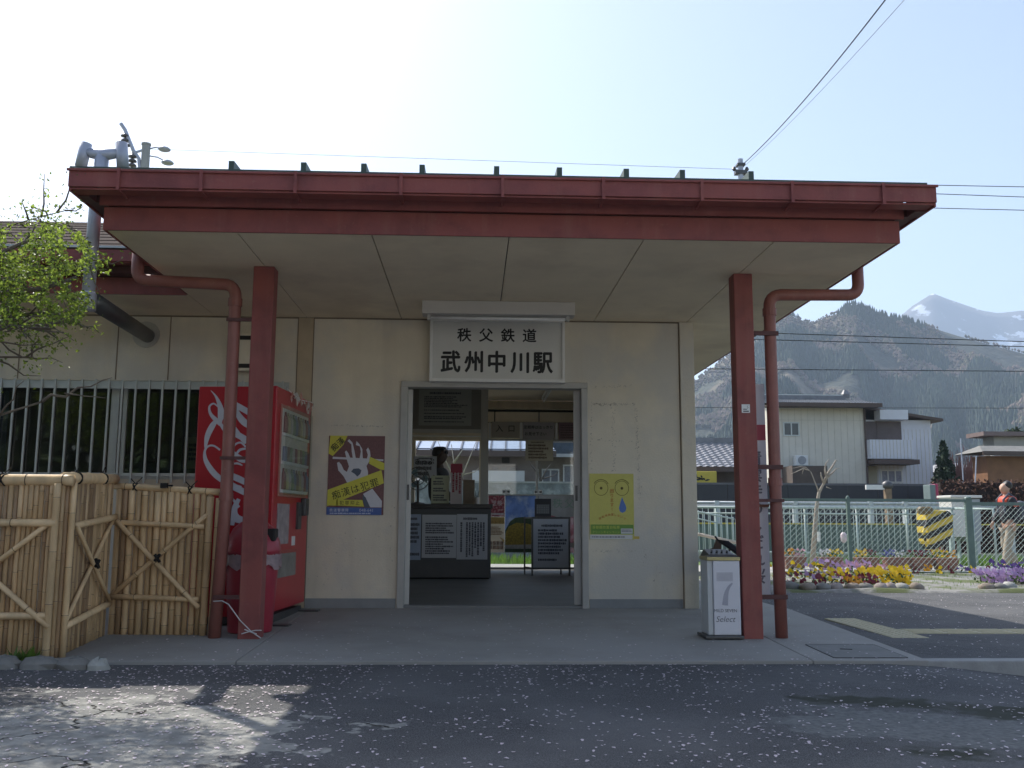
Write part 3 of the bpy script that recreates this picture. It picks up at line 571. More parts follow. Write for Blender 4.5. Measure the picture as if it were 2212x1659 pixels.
# vertical banner board tied between post and drainpipe
r = root('vertical_sign', (2.26, 7.55, .2), 'tall narrow white board with vertical Japanese writing behind the right red post', 'sign')
BW = mat('banner_white', (.80, .80, .84), .6, .05, 3)
MB().box(2.17, 2.345, 7.51, 7.525, .24, 1.93).build('board', BW, r)
MB().box(2.17, 2.345, 7.5085, 7.51, 1.475, 1.60).build('red_band', flat('banner_red', (.50, .10, .13)), r)
t = MB(); t.text('清雲寺のしだれ桜', (2.245, 7.5075, .87), X, Z, .125, pitch=1.06, vert=True, bold=.02); t.build('lettering', flat('banner_ink', (.17, .17, .22)), r)
r = tag(MB().box(2.12, 2.35, 7.49, 7.505, .945, .965).build('tie_strap', mat('brown_strap', (.25, .12, .07), .7), loc=(2.2, 7.49, .94)), 'brown strap holding the tall white board against the drainpipe', 'strap')
# ------------------------------------------------------------------ vending machine (its front faces the door, its side faces us)
VR = mat('vending_red', (.42, .012, .022), .32, .05, 3); VRD = mat('vending_front_red', (.36, .03, .025), .35, .06, 3)
VX0, VX1, VY0, VY1, VT, VB = -2.315, -1.645, 7.97, 9.08, 1.935, .04
LW = flat('logo_white', (.56, .55, .60), .5)
r = root('vending_machine', (-1.98, 8.5, slabz(8.5)), 'red drinks vending machine with large white script on its side, left of the door', 'vending machine')
MB().box(VX0, VX1-.085, VY0, VY1, VB, VT).build('cabinet', VR, r, bevel=.008)
MB().box(VX1-.08, VX1, VY0-.004, VY1+.004, VB+.03, VT+.005).build('door', VR, r, bevel=.01)
t = MB(); sc = .36*7.97/FP
def L(px, py): return ((px-118)*sc, -(py-62)*sc)                    # traced script, metres from its top tip
O = P(409.6+118*.36, 819.3+62*.36, VY0-.0015); O.y = VY0-.0015
def st(*pts):
    O.y -= .00025; t.stroke([(*L(a, b), w*sc*1.35+.002) for a, b, w in pts], O, X, Z, sub=8)
def blk(*pts):
    O.y -= .00025; t.sheet([L(*p) for p in pts], O, X, Z)
st((116, 62, 1), (150, 100, 9), (178, 160, 22), (186, 215, 28), (178, 262, 10))
st((170, 165, 4), (138, 142, 6), (113, 160, 8), (120, 200, 12), (150, 235, 18), (188, 264, 22))
st((168, 235, 8), (140, 270, 24), (112, 330, 24), (102, 390, 13), (104, 420, 6))
st((190, 420, 7), (150, 395, 7), (115, 400, 8), (98, 430, 10), (106, 480, 18), (140, 535, 24), (185, 580, 24), (250, 620, 18), (330, 640, 8))
st((186, 264, 14), (210, 300, 14), (232, 330, 8))
blk(*((278, 133), (350, 172), (430, 215), (430, 250), (350, 212), (272, 170)))
st((276, 160, 12), (284, 195, 20), (310, 235, 28), (345, 265, 28), (400, 290, 20))
blk(*((260, 290), (345, 338), (430, 380), (430, 420), (345, 378), (258, 332)))
st((262, 262, 4), (285, 300, 10), (318, 350, 18), (345, 380, 12))
st((345, 402, 6), (312, 376, 7), (276, 392, 9), (266, 430, 18), (296, 460, 24), (335, 478, 26), (400, 470, 18), (410, 430, 10), (350, 402, 6))
st((290, 445, 8), (310, 420, 10), (345, 412, 8))
st((262, 545, 8), (255, 560, 16), (285, 580, 26), (330, 600, 26), (400, 640, 18)); st((262, 505, 3), (300, 500, 8), (330, 512, 4))
blk(*((250, 596), (330, 640), (430, 690), (430, 725), (328, 680), (246, 642)))
st((256, 690, 4), (285, 715, 9), (320, 760, 14)); blk(*((242, 755), (300, 795), (430, 850), (430, 885), (300, 845), (238, 812)))
st((318, 710, 16), (296, 760, 24), (300, 800, 24), (330, 830, 20))
st((238, 812, 20), (262, 840, 26), (300, 850, 22))
t.build('script_logo', LW, r)
t = MB(); sxx = .36*7.9/FP; t.sheet([(-1.735, 1.38), (-1.718, 1.40), (-1.728, 1.80-.62+.35), (-1.732, 1.53)], (0, VY0-.0015, 0), X, Z); 
t.build('side_label', LW, r)
# door front details (plane x = VX1)
fx = VX1
GL = glass('vending_glass', (.9, .92, .9), .07, ior=1.0)
t = MB(); t.box(fx, fx+.012, VY0+.10, VY1-.10, 1.02, 1.80)
w = t.build('display_frame', mat('vending_pink_frame', (.42, .17, .13), .5, .1, 6), r, bevel=.004)
MB().box(fx+.0121, fx+.014, VY0+.13, VY1-.13, 1.05, 1.77).build('display_back', mat('display_cream', (.62, .58, .52), .6, .05, 6), w)
cols = [(.26, .13, .12), (.20, .24, .17), (.40, .36, .24), (.20, .21, .27), (.38, .36, .33), (.24, .18, .14)]
for k, zz in enumerate((1.08, 1.32, 1.56)):
    t = MB(); t.box(fx+.0141, fx+.03, VY0+.13, VY1-.13, zz-.025, zz); t.build('shelf', WHITE, w)
    for j in range(10):
        yy = VY0+.19+j*.082; c = (j*2+k*3+j//3) % 6
        MB().lathe((fx+.023, yy, zz), [(.022, 0), (.025, .01), (.025, .105), (.02, .135), (.009, .155), (.009, .18)] if k != 1 else [(.024, 0), (.026, .01), (.026, .11), (.02, .125)], n=8).build('sample_drink', flat('drink_%d' % c, cols[c], .4), w)
MB().box(fx+.05, fx+.052, VY0+.11, VY1-.11, 1.03, 1.79).build('display_glass', GL, w)
MB().box(fx, fx+.006, VY0+.12, VY0+.48, .62, .96).build('ad_panel', mat('vending_ad', (.33, .27, .27), .5, .3, 14), r)
MB().box(fx, fx+.02, VY0+.72, VY0+.84, .74, .98).box(fx+.02, fx+.026, VY0+.755, VY0+.77, .86, .92).build('coin_panel', STEEL, r)
MB().box(fx, fx+.05, VY0+.86, VY0+.98, .86, 1.02).build('bill_slot', STEEL, r, bevel=.01)
MB().box(fx, fx+.005, VY0+.60, VY0+.70, .60, .68).build('price_tag', WHITE, r)
MB().box(fx, fx+.008, VY0+.10, VY0+.74, .34, .54).build('dispensing_flap', mat('flap_grey', (.20, .19, .17), .4, .3, 9), r)
MB().box(fx+.0005, fx+.01, VY0+.08, VY0+.76, .545, .57).build('flap_trim', VRD, r)
MB().box(VX0+.02, fx-.02, VY0+.03, VY1-.03, -.02, VB).build('base', STEEL, r)
for y_ in (VY0+.02, VY1-.12): MB().box(fx-.12, fx+.16, y_, y_+.1, slabz(y_)+.001, slabz(y_)+.014).build('anchor_plate', STEEL, r, bevel=.004)
r.rotation_euler.z = math.radians(-4.8); r.location.x += .045; r.location.y += .03
# chain of small ornaments hung on the machine's top corner
r = root('paper_garland', (-1.66, 8.75, 1.86), 'faded pink paper garland hanging on the top of the red vending machine', 'garland')
t = MB()
for i in range(34):
    y_ = random.uniform(8.25, 9.0); z_ = 1.93-abs(random.gauss(0, .045))-(.03 if y_ > 8.6 else 0); a = random.uniform(0, 3.1); l = random.uniform(.02, .05); x_ = fx+.02+(y_-7.97)*.084+random.uniform(0, .03)
    t.add([(x_, y_-l*math.cos(a), z_-l*math.sin(a)), (x_+.01, y_+l*math.sin(a)*.5, z_-l*math.cos(a)*.5), (x_, y_+l*math.cos(a), z_+l*math.sin(a)), (x_-.005, y_-l*math.sin(a)*.4, z_+l*.4)], [(0, 1, 2, 3)], i % 2)
t.build('paper_strips', [flat('faded_pink', (.45, .22, .17)), flat('faded_white', (.5, .46, .42))], r)
MB().tube([(fx+.035, 8.2, 1.945), (fx+.075, 8.6, 1.90), (fx+.11, 9.05, 1.93)], .004, n=5).build('cord', WHITE, r)

# red recycling bin behind the left post
r = root('recycling_bin', (-1.74, 7.72, slabz(7.72)), 'red plastic recycling bin with clear liner behind the left red post', 'bin')
BR = mat('bin_red', (.34, .03, .05), .35, .08, 4)
c = (-1.735, 7.72, slabz(7.72))
MB().lathe(c, [(.165, 0), (.17, .01), (.205, .58), (.205, .60)], n=28).build('body', BR, r, smooth=True)
MB().lathe(c, [(.214, .595), (.216, .63), (.205, .70), (.16, .80), (.10, .85), (.02, .865)], n=28).build('lid', BR, r, smooth=True)
LIN = mat('clear_liner', (.55, .45, .47), .2, .2, 20, trans=.5)
t = MB(); n = 40; vs = []
for i in range(n):
    a = 2*math.pi*i/n; k = .218+.012*math.sin(i*2.7)
    vs += [(c[0]+k*math.cos(a), c[1]+k*math.sin(a), c[2]+.60+.006*math.sin(i*1.9)), (c[0]+(k+.004)*math.cos(a), c[1]+(k+.004)*math.sin(a), c[2]+.50+.025*math.sin(i*1.3))]
t.add(vs, [(2*i, 2*i+1, (2*i+3) % (2*n), (2*i+2) % (2*n)) for i in range(n)]); t.build('liner', LIN, r, smooth=True)
MB().box(c[0]+.12, c[0]+.19, c[1]-.12, c[1]+.02, c[2]+.70, c[2]+.80).build('drop_hole', INK, r, bevel=.01)
# white string tied from drainpipe to post
t = MB(); z = slabz(7.3)
t.tube([(-1.93, 7.345, .22), (-1.86, 7.325, .225), (-1.81, 7.32, .20), (-1.72, 7.318, .085), (-1.63, 7.315, .0), (-1.56, 7.318, -.045)], .004, n=6)
t.tube([(-1.70, 7.30, -.012), (-1.65, 7.305, .003), (-1.60, 7.31, .012), (-1.555, 7.30, .014)], .004, n=6); t.tube([(-1.68, 7.3, .02), (-1.63, 7.305, 0), (-1.59, 7.3, -.012)], .004, n=6)
tag(t.build('white_string', mat('string_white', (.6, .6, .6), .8), loc=(-1.8, 7.32, 0)), 'white string tied low between the left drainpipe and red post', 'string')

# white smoking stand by the right post
r = root('ash_bin', (1.90, 7.42, slabz(7.4)), 'white metal ash bin with grey writing standing beside the right red post', 'ash bin')
bz = slabz(7.4)+.03
BWH = mat('bin_white', (.62, .62, .66), .4, .03, 4)
MB().box(1.84, 2.045, 7.30, 7.54, bz, bz+.555).build('body', BWH, r, bevel=.006)
MB().box(1.798, 1.838, 7.315, 7.535, bz, bz+.555).build('side_panel', mat('bin_side', (.50, .52, .52), .45, .04, 4), r, bevel=.004)
MB().box(1.794, 2.05, 7.294, 7.546, bz+.555, bz+.583).build('brass_rim', mat('brass_trim', (.38, .34, .17), .4, .1, 5, metal=.4), r, bevel=.003)
lid = MB().add([(1.80, 7.30, bz+.583), (2.042, 7.30, bz+.583), (2.042, 7.54, bz+.583), (1.80, 7.54, bz+.583), (1.82, 7.33, bz+.60), (2.0, 7.33, bz+.60), (2.0, 7.51, bz+.635), (1.82, 7.51, bz+.635)], [(0, 1, 5, 4), (1, 2, 6, 5), (2, 3, 7, 6), (3, 0, 4, 7), (4, 5, 6, 7)]).build('lid', mat('lid_grey', (.12, .12, .13), .45, .1, 5, metal=.5), r)
t = MB()
for i in range(4):
    for j in range(2): t.lathe((1.85+i*.04+j*.015, 7.38+j*.05, bz+.601+.19*(.05*(j+1))), [(.008, 0), (.008, .006)], n=8)
t.build('ash_hole', INK, lid)
MB().box(1.765, 2.06, 7.27, 7.56, slabz(7.4)+.002, bz-.001).build('base_plate', STEEL, r, bevel=.008)
t = MB(); yy = 7.2985
for i in range(9): t.sheet([(1.865, .44-.0075*i), (1.99, .44-.0075*i), (1.99, .4435-.0075*i), (1.865, .4435-.0075*i)], (0, yy, 0), X, Z)
t.stroke([(1.985, .365, .012), (1.955, .33, .022), (1.935, .28, .034), (1.925, .20, .045)], (0, yy, 0), X, Z)
t.build('seven_mark', flat('pale_grey_ink', (.38, .38, .43)), r)
t = MB(); t.line('MILD SEVEN', (1.928, yy, .16), X, Z, .033, bold=-.004); t.line('Select', (1.925, yy, .098), X, Z, .062, bold=-.012, shear=.25); t.build('bin_lettering', flat('dark_grey_ink', (.06, .06, .07)), r)
# dark umbrella and old wooden board leaning behind the bin
r = root('leaning_plank', (2.25, 8.95, slabz(8.9)), 'dark weathered wooden plank leaning on the wall corner behind the white ash bin', 'plank')
MB().prism([(0, 0), (.16, 0), (.15, .5), (.17, .64), (.13, .68), (.10, .60), (0, .55)], (2.19, 8.95, slabz(8.9)), X, Vector((0, .1, 1)).normalized(), -.05).build('board', mat('dark_wood', (.06, .035, .022), .8, .4, 6, .3, 30, stretch=(1, 1, .2)), r)
r = root('folded_umbrella', (2.08, 8.55, slabz(8.5)), 'black folded umbrella lying across behind the white ash bin', 'umbrella')
MB().tube([(2.16, 8.35, .66), (2.22, 8.3, .635), (2.30, 8.25, .57), (2.38, 8.2, .50)], [.012, .03, .03, .005], n=8).build('canopy', flat('umbrella_black', (.012, .012, .016), .6), r, smooth=True)
MB().tube([(2.16, 8.35, .66), (2.13, 8.36, .70)], .008, n=8).build('handle', INK, r)
MB().tube([(2.24, 8.3, .62), (2.24, 8.3, slabz(8.3))], .01, n=8).build('stand_leg', STEEL, r)

# ------------------------------------------------------------------ bamboo screens
BAM = [mat('bamboo_%d' % i, c, .5, .22, 7, .1, 40, stretch=(1, 1, .35)) for i, c in enumerate(((.62, .43, .235), (.50, .34, .18), (.70, .50, .28), (.34, .22, .12), (.10, .065, .035)))]
LASH = flat('black_twine', (.012, .011, .01), .8)
def culm(mb, a, b, rad, mi, n=8):
    a, b = Vector(a), Vector(b); l = (b-a).length; pts = [a]; rr = [rad]; t = random.uniform(.05, .3)
    while t < l-.03:
        for dt, k in ((-.005, 1.0), (-.0015, 1.12), (.0015, .93), (.005, 1.0)): pts.append(a+(b-a)*((t+dt)/l)); rr.append(rad*k)
        t += random.uniform(.24, .36)
    pts.append(b); rr.append(rad); k0 = len(mb.f); mb.tube(pts, rr, mi, n=n)
    for s_ in range(len(pts)-1):
        if s_ % 4 == 2: mb.m[k0+s_*n:k0+(s_+1)*n] = [4]*n
def screen(label, p0, p1, zt0, zt1, zb0, zb1, nc, rad, top, xs, loc):
    r = root('bamboo_screen', loc, label, 'screen', 'bamboo screens')
    p0, p1 = Vector((*p0, 0)), Vector((*p1, 0)); d = (p1-p0).normalized(); nn = Vector((d.y, -d.x, 0))       # towards us
    mb = MB()
    for i in range(nc):
        t = (i+.5)/nc; p = p0+(p1-p0)*t+nn*random.uniform(-.006, .006); zb = zb0+(zb1-zb0)*t; zt = zt0+(zt1-zt0)*t-random.uniform(0, .012)
        culm(mb, p+Z*zb, p+Z*zt, rad*random.uniform(.9, 1.05), random.choice((0, 0, 1, 2, 3) if nc < 25 else (0, 1, 1, 3)))
    mb.build('bamboo_culms', BAM, r, smooth=True)
    for a, b, rd, nm in xs:
        mb = MB(); A = p0+(p1-p0)*a[0]+nn*(rad+rd+.004+(.02 if nm == 'brace' and a[1] > b[1] else 0)); A.z = a[1]; Bq = p0+(p1-p0)*b[0]+nn*(rad+rd+.004+(.02 if nm == 'brace' and a[1] > b[1] else 0)); Bq.z = b[1]
        culm(mb, A, Bq, rd, 2, 10); mb.build(nm, BAM, r, smooth=True)
    if top:
        mb = MB(); rd = top; A = p0-d*.02; A.z = zt0+rd*.6; Bq = p1+d*.05; Bq.z = zt1+rd*.6; culm(mb, A, Bq, rd, 2, 14); tr = mb.build('top_rail', BAM, r, smooth=True)
        mb = MB()
        for t in (.2, .72):
            c = A+(Bq-A)*t
            for s_ in (-1, 1): mb.tube([c+nn*(rd*1.03)*math.cos(a)+Z*(rd*1.03)*math.sin(a)+d*s_*.016*math.sin(a*1.0) for a in [i*.45 for i in range(15)]], .006, n=5)
            mb.tube([c+Z*rd, c+Z*(rd+.05)+d*.05], .004, n=4); mb.tube([c+Z*rd, c+Z*(rd+.04)-d*.04], .004, n=4)
        mb.build('twine', LASH, tr)
    return r, p0, p1, d, nn
sl = screen('wide bamboo screen panel nearest the left edge with a thick double top rail', (-4.3, 6.5), (-2.72, 6.5), 1.06, 1.06, -.085, -.085, 47, .0175, .038,
    [((.55, .80), (.985, .80), .026, 'rail'), ((.55, .20), (.97, .20), .024, 'rail'), ((.72, .50), (.985, .84), .018, 'brace'), ((.70, .50), (.985, .13), .018, 'brace'), ((.978, -.085), (.978, 1.06), .023, 'post')], (-3.5, 6.5, -.085))
sg = screen('narrow bamboo gate panel turned back between the two other screens', (-2.735, 6.53), (-2.80, 7.54), 1.075, 1.11, -.085, -.06, 27, .019, .040,
    [((.10, .78), (.97, .84), .024, 'rail'), ((.03, .12), (.93, .19), .024, 'rail'), ((.1, .78), (.95, .19), .015, 'brace'), ((.03, .12), (.97, .84), .015, 'brace'), ((.03, -.09), (.03, 1.07), .022, 'post')], (-2.75, 7.0, -.08))
sr = screen('bamboo screen panel with crossed braces beside the left drainpipe', (-2.78, 7.58), (-2.02, 7.55), 1.065, 1.02, -.055, -.05, 15, .0255, .027,
    [((.02, .80), (.94, .77), .021, 'rail'), ((.02, .24), (.92, .22), .021, 'rail'), ((.03, .83), (.93, .16), .019, 'brace'), ((.03, .24), (.96, .86), .019, 'brace')], (-2.4, 7.56, -.05))
mb = MB(); culm(mb, (-2.045, 7.52, -.05), (-2.035, 7.52, 1.0), .028, 0, 10); culm(mb, (-1.985, 7.53, -.05), (-1.97, 7.53, .99), .026, 2, 10); mb.build('post', BAM, sr[0], smooth=True)
# cross ties
mb = MB()
for p in ((-2.40, 7.49, .53),): mb.tube([(p[0]-.02, p[1]-.02, p[2]-.02), (p[0]+.02, p[1]-.03, p[2]+.03)], .012, n=6); mb.tube([(p[0]+.02, p[1]-.02, p[2]-.03), (p[0]-.02, p[1]-.03, p[2]+.03)], .012, n=6)
mb.build('twine', LASH, sr[0])
mb = MB().tube([(-2.69, 7.03, .49), (-2.69, 7.08, .53)], .014, n=6).tube([(-2.69, 7.08, .48), (-2.69, 7.02, .54)], .014, n=6); mb.build('twine', LASH, sg[0])
tag(MB().box(-2.42, -2.37, 7.50, 7.54, 1.065, 1.105).tube([(-2.37, 7.52, 1.085), (-2.33, 7.52, 1.085)], .008, n=6).build('black_clip', INK, loc=(-2.4, 7.52, 1.06)), 'small black clamp lying on top of the crossed bamboo screen', 'clamp')
# stones and a weed at the foot of the left screen
STONE = mat('field_stone', (.20, .195, .18), .9, .25, 5, .5, 25)
def rock(mb, c, sx, sy, sz, mi=0):
    n, m = 9, 5; vs = []
    for j in range(m+1):
        th = math.pi*j/m
        for i in range(n):
            a = 2*math.pi*i/n; k = 1+.28*mn.noise((c[0]*9+math.cos(a)*1.3, c[1]*9+math.sin(a)*1.3, th*1.3)); vs.append((c[0]+sx*k*math.sin(th)*math.cos(a), c[1]+sy*k*math.sin(th)*math.sin(a), c[2]+sz*k*math.cos(th)))
    return mb.add(vs, [(j*n+i, j*n+(i+1) % n, (j+1)*n+(i+1) % n, (j+1)*n+i) for j in range(m) for i in range(n)], mi)
for i, (px, w, lab) in enumerate(((10, .11, 'dark stone below the left bamboo screen at the photo edge'), (85, .14, 'long flat dark stone below the weed at the left screen'), (160, .12, 'low mossy stone below the post of the left bamboo screen'), (212, .075, 'pale chipped stone at the end of the stone row by the apron'))):
    c = P(px, 1450, 6.22); z = roadz(c.x, 6.2); o = rock(MB(), (c.x, 6.22, z+.012), w, .07, .065 if i < 3 else .06).build('edge_stone', STONE if i < 3 else mat('pale_stone', (.36, .36, .33), .9, .2, 6, .4, 30), smooth=False, loc=(c.x, 6.22, z)); tag(o, lab, 'stone', 'stones along the bamboo screens')
mb = MB(); c = P(45, 1430, 6.30)
for i in range(60):
    a = random.uniform(0, 6.28); l = random.uniform(.04, .13); b = Vector((c.x+random.uniform(-.08, .08), 6.33+random.uniform(-.03, .03), roadz(c.x, 6.3))); e = b+Vector((math.cos(a)*l*.6, math.sin(a)*l*.4, l)); s_ = Vector((-math.sin(a), math.cos(a), 0))*.012
    mb.add([b-s_*.4, b+s_*.4, (b+e)/2+s_, e, (b+e)/2-s_], [(0, 1, 2, 3, 4)])
tag(mb.build('weed_clump', BLADE, loc=(c.x, 6.33, -.1)), 'small green weed growing at the foot of the left bamboo screen', 'weed')

# ------------------------------------------------------------------ leafy tree leaning in from the left
r = root('leafy_tree', (-5.0, 6.1, -.1), 'leafy tree with fresh yellow-green spring leaves reaching in from the left', 'tree')
BARK = mat('tree_bark', (.13, .105, .08), .9, .3, 9, .5, 40)
rg = random.Random(11); tw = MB(); lf = MB(); tips = []
def wob(a, b, n, k):
    a, b = Vector(a), Vector(b); return [a+(b-a)*(i/n)+Vector((rg.gauss(0, k), rg.gauss(0, k), rg.gauss(0, k)))*(0 if i in (0, n) else 1) for i in range(n+1)]
trunk = MB().tube(wob((-5.0, 6.1, -.15), (-4.7, 6.1, 1.9), 5, .04), [.13, .11, .10, .095, .09, .08], n=10).build('trunk', BARK, r, smooth=True)
limbs = [((-4.72, 6.1, 1.6), P(120, 672, 6.3), .035), ((-4.72, 6.1, 1.9), P(165, 600, 6.1), .04), ((-4.7, 6.1, 1.9), P(60, 520, 5.9), .035), ((-4.72, 6.1, 1.7), P(165, 690, 6.0), .03), ((-4.7, 6.1, 1.9), P(200, 560, 6.4), .03), ((-4.75, 6.1, 1.5), P(110, 712, 5.8), .022), ((-4.7, 6.1, 1.9), P(140, 455, 6.2), .010), ((-4.75, 6.1, 1.4), P(72, 772, 6.0), .02),
         ((-4.8, 6.1, .9), P(90, 868, 6.0), .02)]
for a, b, w in limbs:
    pts = wob(a, b, 8, .035); tw.tube(pts, [w*(1-.085*i) for i in range(9)], n=7)
    if b.z < 1.75: continue
    for k in range(26):
        t = rg.uniform(.35, 1); j_ = min(7, int(t*8)); p = pts[j_]+(pts[j_+1]-pts[j_])*(t*8-j_); d = Vector((rg.gauss(.25, .5), rg.gauss(0, .4), rg.gauss(.12, .45))).normalized()*rg.uniform(.12, .36); e = p+d
        tw.tube(wob(p, e, 3, .015), [.007, .006, .004, .002], n=5); tips.append((p, e))
tw.tube(wob(P(90, 868, 6.0), P(242, 816, 6.05), 6, .012), [.012, .010, .009, .007, .005, .004, .002], n=6)
tw.tube(wob(P(140, 850, 6.02), P(228, 860, 6.0), 4, .008), [.006, .005, .004, .003, .002], n=5); tw.tube(wob(P(0, 895, 6.0), P(52, 822, 5.95), 4, .01), [.008, .006, .005, .004, .002], n=5)
tw.build('branch', BARK, trunk, smooth=True)
LEAF1 = mat('spring_leaf', (.25, .34, .05), .5, .35, 4, trans=.6); LEAF2 = mat('green_leaf', (.14, .20, .035), .45, .35, 4, trans=.5)
def leaf(c, l):
    d = Vector((rg.gauss(0, 1), rg.gauss(0, 1), rg.gauss(-.2, .8))).normalized(); s_ = d.cross(Vector((rg.gauss(0, 1), rg.gauss(0, 1), rg.gauss(0, 1)))).normalized(); n_ = d.cross(s_); w = l*.30
    lf.add([c, c+d*l*.4+s_*w+n_*w*.35, c+d*l, c+d*l*.4-s_*w+n_*w*.35, c+d*l*.45], [(0, 1, 4), (1, 2, 4), (2, 3, 4), (3, 0, 4)], 0 if rg.random() < .6 else (1 if rg.random() < .75 else 2))
for p, e in tips:
    for k in range(24):
        t = rg.random(); c = p+(e-p)*t+Vector((rg.gauss(0, .035), rg.gauss(0, .035), rg.gauss(0, .035))); leaf(c, rg.uniform(.018, .036))
def inpoly(x, y):
    return (x < 195-abs(y-600)*.25+20*math.sin(y*.05)) and 490+25*math.sin(x*.04) < y < 705-(x*.05) or (x < 240 and 545 < y < 590 and rg.random() < .35)
k = 0
while k < 8200:
    x, y = rg.uniform(-160, 235), rg.uniform(480, 715)
    if inpoly(x, y) and mn.noise((x*.022, y*.022, 1))+.5*mn.noise((x*.06, y*.06, 4)) > -.22: leaf(P(x, y, rg.gauss(6.15, .3)), rg.uniform(.018, .036)); k += 1
for _ in range(170): leaf(P(rg.choice((20, 85, 95, 140, 50))+rg.gauss(0, 16), 490-abs(rg.gauss(0, 28)), rg.gauss(6.1, .15)), rg.uniform(.012, .022))
for cx, cy_, n_ in ((75, 745, 26), (95, 748, 12), (15, 728, 14)):
    for _ in range(n_): leaf(P(cx+rg.gauss(0, 14), cy_+rg.gauss(0, 6), 6.0), .025)
for _ in range(9500):
    a_, b_ = rg.uniform(0, 6.283), math.acos(rg.uniform(-1, 1)); k_ = rg.random()**.4
    c = Vector((-4.45+1.0*k_*math.sin(b_)*math.cos(a_), 6.75+.75*k_*math.sin(b_)*math.sin(a_), 2.55+.95*k_*math.cos(b_)))
    if P(0, 600, c.y).x-.05 > c.x and mn.noise((c.x*2.2, c.y*2.2, c.z*2.2)) > -.3: leaf(c, rg.uniform(.04, .07))
lf.build('crown', [LEAF1, LEAF2, mat('olive_twig_leaf', (.07, .075, .03), .6, .3, 4, trans=.2)], r)
# ------------------------------------------------------------------ ticket hall
r = root('ticket_counter', (-.4, 13.6, 0), 'dark ticket counter with black top and white notices on its front inside the door', 'counter')
CNT = mat('counter_dark', (.07, .075, .08), .5, .1, 5)
MB().box(-1.41, .262, 13.45, 13.88, .03, .985).build('body', CNT, r, bevel=.005)
MB().box(-1.41, .285, 13.41, 13.905, .985, 1.045).build('counter_top', flat('counter_black', (.02, .02, .022), .35), r, bevel=.006)
MB().box(-1.41, .24, 13.49, 13.86, .013, .03).build('kick_board', DARK, r)
NB = mat('notice_white', (.50, .52, .56), .6, .03, 4); NBL = mat('notice_blue', (.34, .41, .55), .6, .05, 4); FP_ = flat('fine_ink', (.08, .08, .10), .7)
def notice(name, label, x0, x1, y, z0, z1, m=None, rows=10, vert=False, head=True, cat='notice', mi=FP_, group='notices in the ticket hall'):
    r = root(name, ((x0+x1)/2, y, z0), label, cat, group); w, h = x1-x0, z1-z0
    MB().box(x0, x1, y, y+.005, z0, z1).build('sheet', m or NB, r)
    t = MB(); t.prints(Vector((x0+w*.1, y-.0015, z0+h*.08)), X, Z, w*.82, h*(.74 if head else .84), rows, vert=vert)
    if head: t.prints(Vector((x0+w*.2, y-.0015, z0+h*.86)), X, Z, w*.65, h*.08, 1)
    t.build('print', mi, r); return r
notice('counter_notice', 'pale blue notice sheet at the left end of the counter front', -.90, -.715, 13.443, .27, .90, NBL, 8)
notice('counter_notice', 'large white notice with horizontal lines on the counter front', -.70, -.22, 13.443, .30, .895, None, 14)
notice('counter_notice', 'white notice with vertical columns at the right end of the counter front', -.215, .215, 13.443, .28, .905, None, 9, True)
notice('timetable_board', 'faded grey timetable board hanging above the ticket window', -.80, -.03, 13.86, 2.19, 2.72, mat('faded_board', (.30, .31, .28), .6, .08, 4), 16, cat='board')
notice('window_notice', 'pale green list sheet standing behind the ticket window', -.60, -.335, 13.86, 1.06, 1.46, mat('pale_green_sheet', (.47, .50, .36), .6, .04, 5), 9)
notice('window_notice', 'white leaflet with red heading and vertical writing on the counter', -.32, -.15, 13.80, 1.05, 1.62, mat('leaflet', (.52, .45, .45), .6, .05, 5), 3, True, mi=flat('dark_red_ink', (.25, .03, .05)))
MB().box(-.32, -.15, 13.796, 13.799, 1.50, 1.63).build('red_heading', flat('leaflet_red', (.33, .04, .07)), bpy.data.objects['window_notice.001'])
tag(MB().box(-.14, .03, 13.81, 13.83, 1.048, 1.40).box(-.14, .03, 13.79, 13.81, 1.048, 1.36).build('brown_folder', mat('folder_brown', (.20, .15, .10), .7, .1, 5), loc=(-.05, 13.81, 1.047), bevel=.003), 'brown folder standing on the counter right of the leaflet', 'folder')
notice('office_notice', 'white paper with black writing pinned behind the fan', -.90, -.55, 14.5, 1.45, 1.78, None, 3)
t = MB(); t.text('きっぷ', (-.74, 14.496, 1.70), X, Z, .1); t.build('heading', INK, bpy.data.objects['office_notice'])
r = root('desk_fan', (-.80, 13.95, 1.046), 'round desk fan standing on the ticket counter', 'fan')
c = Vector((-.80, 13.99, 1.42)); t = MB()
for R_ in (.165, .09, .03): t.tube([c+X*R_*math.cos(a)+Z*R_*math.sin(a) for a in [i*math.pi/14 for i in range(29)]], .007, n=5, cap=False)
for i in range(16): a = i*math.pi/8; t.tube([c+X*.03*math.cos(a)+Z*.03*math.sin(a), c+X*.165*math.cos(a)+Z*.165*math.sin(a)], .002, n=4)
t.build('guard', STEEL, r)
MB().tube([c+Y*.03-Z*.03, c+Y*.05-Z*.36], .018, n=8).lathe((c.x, c.y+.05, 1.046), [(.10, 0), (.10, .02), (.03, .04)], n=16).build('stand', STEEL, r)
t = MB()
for k in range(3): a = k*2.094; t.sheet([(.02*math.cos(a), .02*math.sin(a)), (.14*math.cos(a-.45), .14*math.sin(a-.45)), (.15*math.cos(a), .15*math.sin(a)), (.13*math.cos(a+.4), .13*math.sin(a+.4))], c+Y*.015, X, Z)
t.build('blade', flat('fan_blue', (.2, .3, .35)), r)
